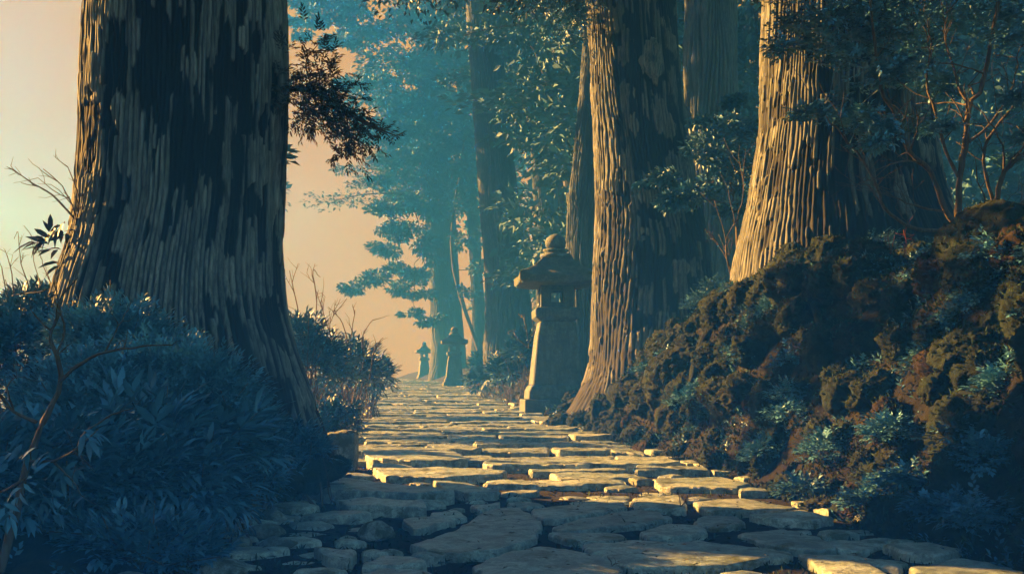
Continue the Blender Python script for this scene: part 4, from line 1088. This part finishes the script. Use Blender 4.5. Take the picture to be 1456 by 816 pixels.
def lantern(label, base, rot, k=1.0):
    root = thing('stone_lantern', label, 'stone lantern', base, 'stone lanterns along the path')
    root.rotation_euler = (0, 0, rot); root.scale = (k, k, k)
    m = MB(); box_prism(m, [(.58, -.25, .02), (.57, .20, .02)]); part(m, 'lower_plinth', root, .015)
    m = MB(); box_prism(m, [(.50, .202, .02), (.49, .34, .02), (.46, .40, .02), (.43, .44, .02)]); part(m, 'upper_plinth', root, .012)
    m = MB(); box_prism(m, [(.425, .442, .025), (.39, .80, .025), (.34, 1.25, .02), (.29, 1.50, .02)]); part(m, 'pillar', root, .012)
    m = MB(); box_prism(m, [(.28, 1.502, .02), (.375, 1.57, .02), (.38, 1.70, .02), (.34, 1.735, .02)]); part(m, 'platform', root, .012)
    # fire box: four walls with a framed square opening, real hollow inside
    fb = MB(); h, t, z0, z1, ow = .275, .07, 1.737, 2.10, .105; zc0, zc1 = 1.82, 2.02
    def bx(x0, x1, y0, y1, a, b):
        V = [[x, y, z] for z in (a, b) for y in (y0, y1) for x in (x0, x1)]
        fb.add(V, None, [[0, 2, 3, 1], [4, 5, 7, 6], [0, 1, 5, 4], [2, 6, 7, 3], [0, 4, 6, 2], [1, 3, 7, 5]])
    for sgn in (-1, 1):
        y0, y1 = (sgn * h, sgn * (h - t)) if sgn < 0 else (sgn * (h - t), sgn * h)
        bx(-h, -ow, y0, y1, z0, z1); bx(ow, h, y0, y1, z0, z1); bx(-ow, ow, y0, y1, z0, zc0); bx(-ow, ow, y0, y1, zc1, z1)
        x0, x1 = y0, y1; hh = h - t - .002
        bx(x0, x1, -hh, -ow, z0, z1); bx(x0, x1, ow, hh, z0, z1); bx(x0, x1, -ow, ow, z0, zc0); bx(x0, x1, -ow, ow, zc1, z1)
    f = part(fb, 'fire_box', root, .004)
    for sgn, ax in ((-1, 'y'), (-1, 'x'), (1, 'x'), (1, 'y')):
        wf = MB(); fr = .045; o = ow + fr; dp = .022
        def wb(u0, u1, a, b):
            d0, d1 = sorted((sgn * (h + .002), sgn * (h + dp)))
            V = [[u, v, z] if ax == 'y' else [v, u, z] for z in (a, b) for v in (d0, d1) for u in (u0, u1)]
            Q = [[0, 2, 3, 1], [4, 5, 7, 6], [0, 1, 5, 4], [2, 6, 7, 3], [0, 4, 6, 2], [1, 3, 7, 5]]
            wf.add(V, None, Q if ax == 'y' else [q[::-1] for q in Q])
        wb(-o, -ow, zc0 - fr, zc1 + fr); wb(ow, o, zc0 - fr, zc1 + fr); wb(-ow + .001, ow - .001, zc0 - fr, zc0); wb(-ow + .001, ow - .001, zc1, zc1 + fr)
        part(wf, 'window_frame', f, 0)
    # roof with flared eaves: rings of a square plan whose corners lift
    rf = MB(); m_ = 48; th = np.arange(m_) / m_ * 2 * np.pi; c, s_ = np.cos(th), np.sin(th)
    mx = np.maximum(abs(c), abs(s_)); sq = np.stack([c / mx, s_ / mx], 1); cor = np.clip((np.hypot(*sq.T) - 1) / .414, 0, 1) ** 2
    V = []
    for (r, z, lift) in [(.26, 2.102, 0), (.60, 2.108, .015), (.655, 2.13, .045), (.66, 2.235, .06), (.62, 2.275, .05), (.53, 2.335, .02), (.39, 2.42, .006), (.27, 2.54, 0), (.25, 2.575, 0)]:
        V.append(np.column_stack([sq * r, z + lift * cor]))
    R = len(V); V = np.concatenate(V + [[[0, 0, 2.102], [0, 0, 2.575]]])
    V = V + ((fbm3(V * 6 + k * 9, 5, 3) - .44) * .03)[:, None] * np.array([.5, .5, 1])
    Q = [[i * m_ + j, i * m_ + (j + 1) % m_, (i + 1) * m_ + (j + 1) % m_, (i + 1) * m_ + j] for i in range(R - 1) for j in range(m_)]
    T = [[R * m_, (j + 1) % m_, j] for j in range(m_)] + [[R * m_ + 1, (R - 1) * m_ + j, (R - 1) * m_ + (j + 1) % m_] for j in range(m_)]
    rf.add(V, T, Q); part(rf, 'roof', root, .01, 'lantern_roof')
    # neck and jewel
    def lathe(name, prof):
        mb = MB(); n = 28; t = np.arange(n) / n * 2 * np.pi
        V = np.array([[r * math.cos(a), r * math.sin(a), z] for r, z in prof for a in t]); RR = len(prof)
        Q = [[i * n + j, i * n + (j + 1) % n, (i + 1) * n + (j + 1) % n, (i + 1) * n + j] for i in range(RR - 1) for j in range(n)]
        mb.add(V, None, Q); o = part(mb, name, root, 0)
        for p_ in o.data.polygons: p_.use_smooth = True
        return o
    lathe('neck', [(.0, 2.577), (.25, 2.577), (.27, 2.61), (.26, 2.65), (.19, 2.665), (.18, 2.685), (.22, 2.70), (.21, 2.73), (.0, 2.73)])
    lathe('jewel', [(.0, 2.732), (.12, 2.732), (.17, 2.78), (.18, 2.85), (.155, 2.92), (.09, 2.97), (.04, 2.99), (.0, 3.0)])
    return root


p = P(790, 585, 18.6); lantern('tall mossy stone lantern nearest the camera, beside the split cedar', (p[0], 18.6, gz(p[0], 18.6) * .3 + (S * 18.6 + .02) * .7), math.radians(4))
p = P(646, 549, 46); lantern('middle stone lantern, pale in the haze at the far right of the path', (p[0], 46, S * 46 + .02), math.radians(6), .83)
p = P(603, 543, 73); lantern('farthest and smallest stone lantern fading into the golden haze', (p[0], 73, S * 73 - .03), math.radians(12), .86)

# ------------------------------------------------------------------ air
hz = MB(); x0, x1, y0, y1, z0, z1 = -152, 132, -16, 128, -13, 21.6
V = [[x, y, z] for z in (z0, z1) for y in (y0, y1) for x in (x0, x1)]
hz.add(V, None, [[0, 2, 3, 1], [4, 5, 7, 6], [0, 1, 5, 4], [2, 6, 7, 3], [0, 4, 6, 2], [1, 3, 7, 5]])
hm = bpy.data.materials.new('blue forest haze'); hm.use_nodes = True; nt = hm.node_tree; nt.nodes.clear()
out = nt.nodes.new('ShaderNodeOutputMaterial'); pv = nt.nodes.new('ShaderNodeVolumePrincipled')
pv.inputs['Density'].default_value = .022; pv.inputs['Color'].default_value = (.055, .30, .80, 1); pv.inputs['Anisotropy'].default_value = -.82
pv.inputs['Absorption Color'].default_value = (1, 1, 1, 1)
nt.links.new(pv.outputs[0], out.inputs['Volume'])
ho = hz.obj('haze', hm, smooth=False); tag(ho, 'blue haze filling the forest air', 'haze', kind='stuff')

# ------------------------------------------------------------------ the amber evening sky low in the west, far beyond the trees
sk = MB(); aa = np.radians(np.linspace(-43, 16, 48)); ee = np.linspace(-60, 190, 14); Rs = 420.0
V = np.array([[Rs * math.sin(a), Rs * math.cos(a), z] for z in ee for a in aa]); na = len(aa)
i = np.arange(len(ee) - 1)[:, None]; j = np.arange(na - 1)[None]
sk.add(V, None, np.stack([i * na + j, i * na + j + 1, (i + 1) * na + j + 1, (i + 1) * na + j], -1).reshape(-1, 4))
sm = bpy.data.materials.new('amber evening sky'); sm.use_nodes = True; nt = sm.node_tree; nt.nodes.clear()
out = nt.nodes.new('ShaderNodeOutputMaterial'); em = nt.nodes.new('ShaderNodeEmission'); em.inputs['Color'].default_value = (1.0, .56, .02, 1); em.inputs['Strength'].default_value = .100
nt.links.new(em.outputs[0], out.inputs[0])
tag(sk.obj('sky', sm), kind='structure')

# ------------------------------------------------------------------ light
w = bpy.data.worlds.new('World'); sc.world = w; w.use_nodes = True; nt = w.node_tree; nt.nodes.clear()
out = nt.nodes.new('ShaderNodeOutputWorld'); bg = nt.nodes.new('ShaderNodeBackground'); sky = nt.nodes.new('ShaderNodeTexSky')
sky.sky_type = 'NISHITA'; sky.sun_disc = False; sky.sun_elevation = math.radians(SUN_EL); sky.sun_rotation = math.radians(-SUN_AZ)
sky.dust_density = 0.5; sky.ozone_density = 3.0; sky.air_density = 1.3
bg.inputs['Strength'].default_value = .027
gm = nt.nodes.new('ShaderNodeGamma'); gm.inputs['Gamma'].default_value = 1.0
hs = nt.nodes.new('ShaderNodeHueSaturation'); hs.inputs['Saturation'].default_value = 1.2
nt.links.new(sky.outputs[0], gm.inputs[0]); nt.links.new(gm.outputs[0], hs.inputs['Color']); nt.links.new(hs.outputs[0], bg.inputs[0]); nt.links.new(bg.outputs[0], out.inputs[0])
ld = bpy.data.lights.new('sun', 'SUN'); ld.energy = 5.0; ld.angle = math.radians(.6); ld.color = (1, .68, .28)
lo = bpy.data.objects.new('sun', ld); COL.objects.link(lo)
az, el = math.radians(SUN_AZ), math.radians(SUN_EL)
sd = Vector((-math.sin(az) * math.cos(el), math.cos(az) * math.cos(el), math.sin(el)))
lo.rotation_euler = (-sd).to_track_quat('-Z', 'Y').to_euler()

# ------------------------------------------------------------------ camera
cd = bpy.data.cameras.new('camera'); cam = bpy.data.objects.new('camera', cd); COL.objects.link(cam); sc.camera = cam
cam.location = (0, 0, H); cam.rotation_euler = (math.pi / 2, 0, 0)
cd.sensor_width = 36; cd.lens = 36 * F / 1456; cd.shift_y = (YH - 408) / 1456
cd.clip_start = .05; cd.clip_end = 2000

sc.view_settings.view_transform = 'Standard'; sc.view_settings.look = 'None'; sc.view_settings.gamma = 1; sc.view_settings.exposure = 2.95
sc.view_settings.use_curve_mapping = False
cy = sc.cycles
cy.use_denoising = True; cy.max_bounces = 5; cy.diffuse_bounces = 2; cy.glossy_bounces = 2; cy.volume_bounces = 3; cy.transmission_bounces = 2
cy.sample_clamp_indirect = 4
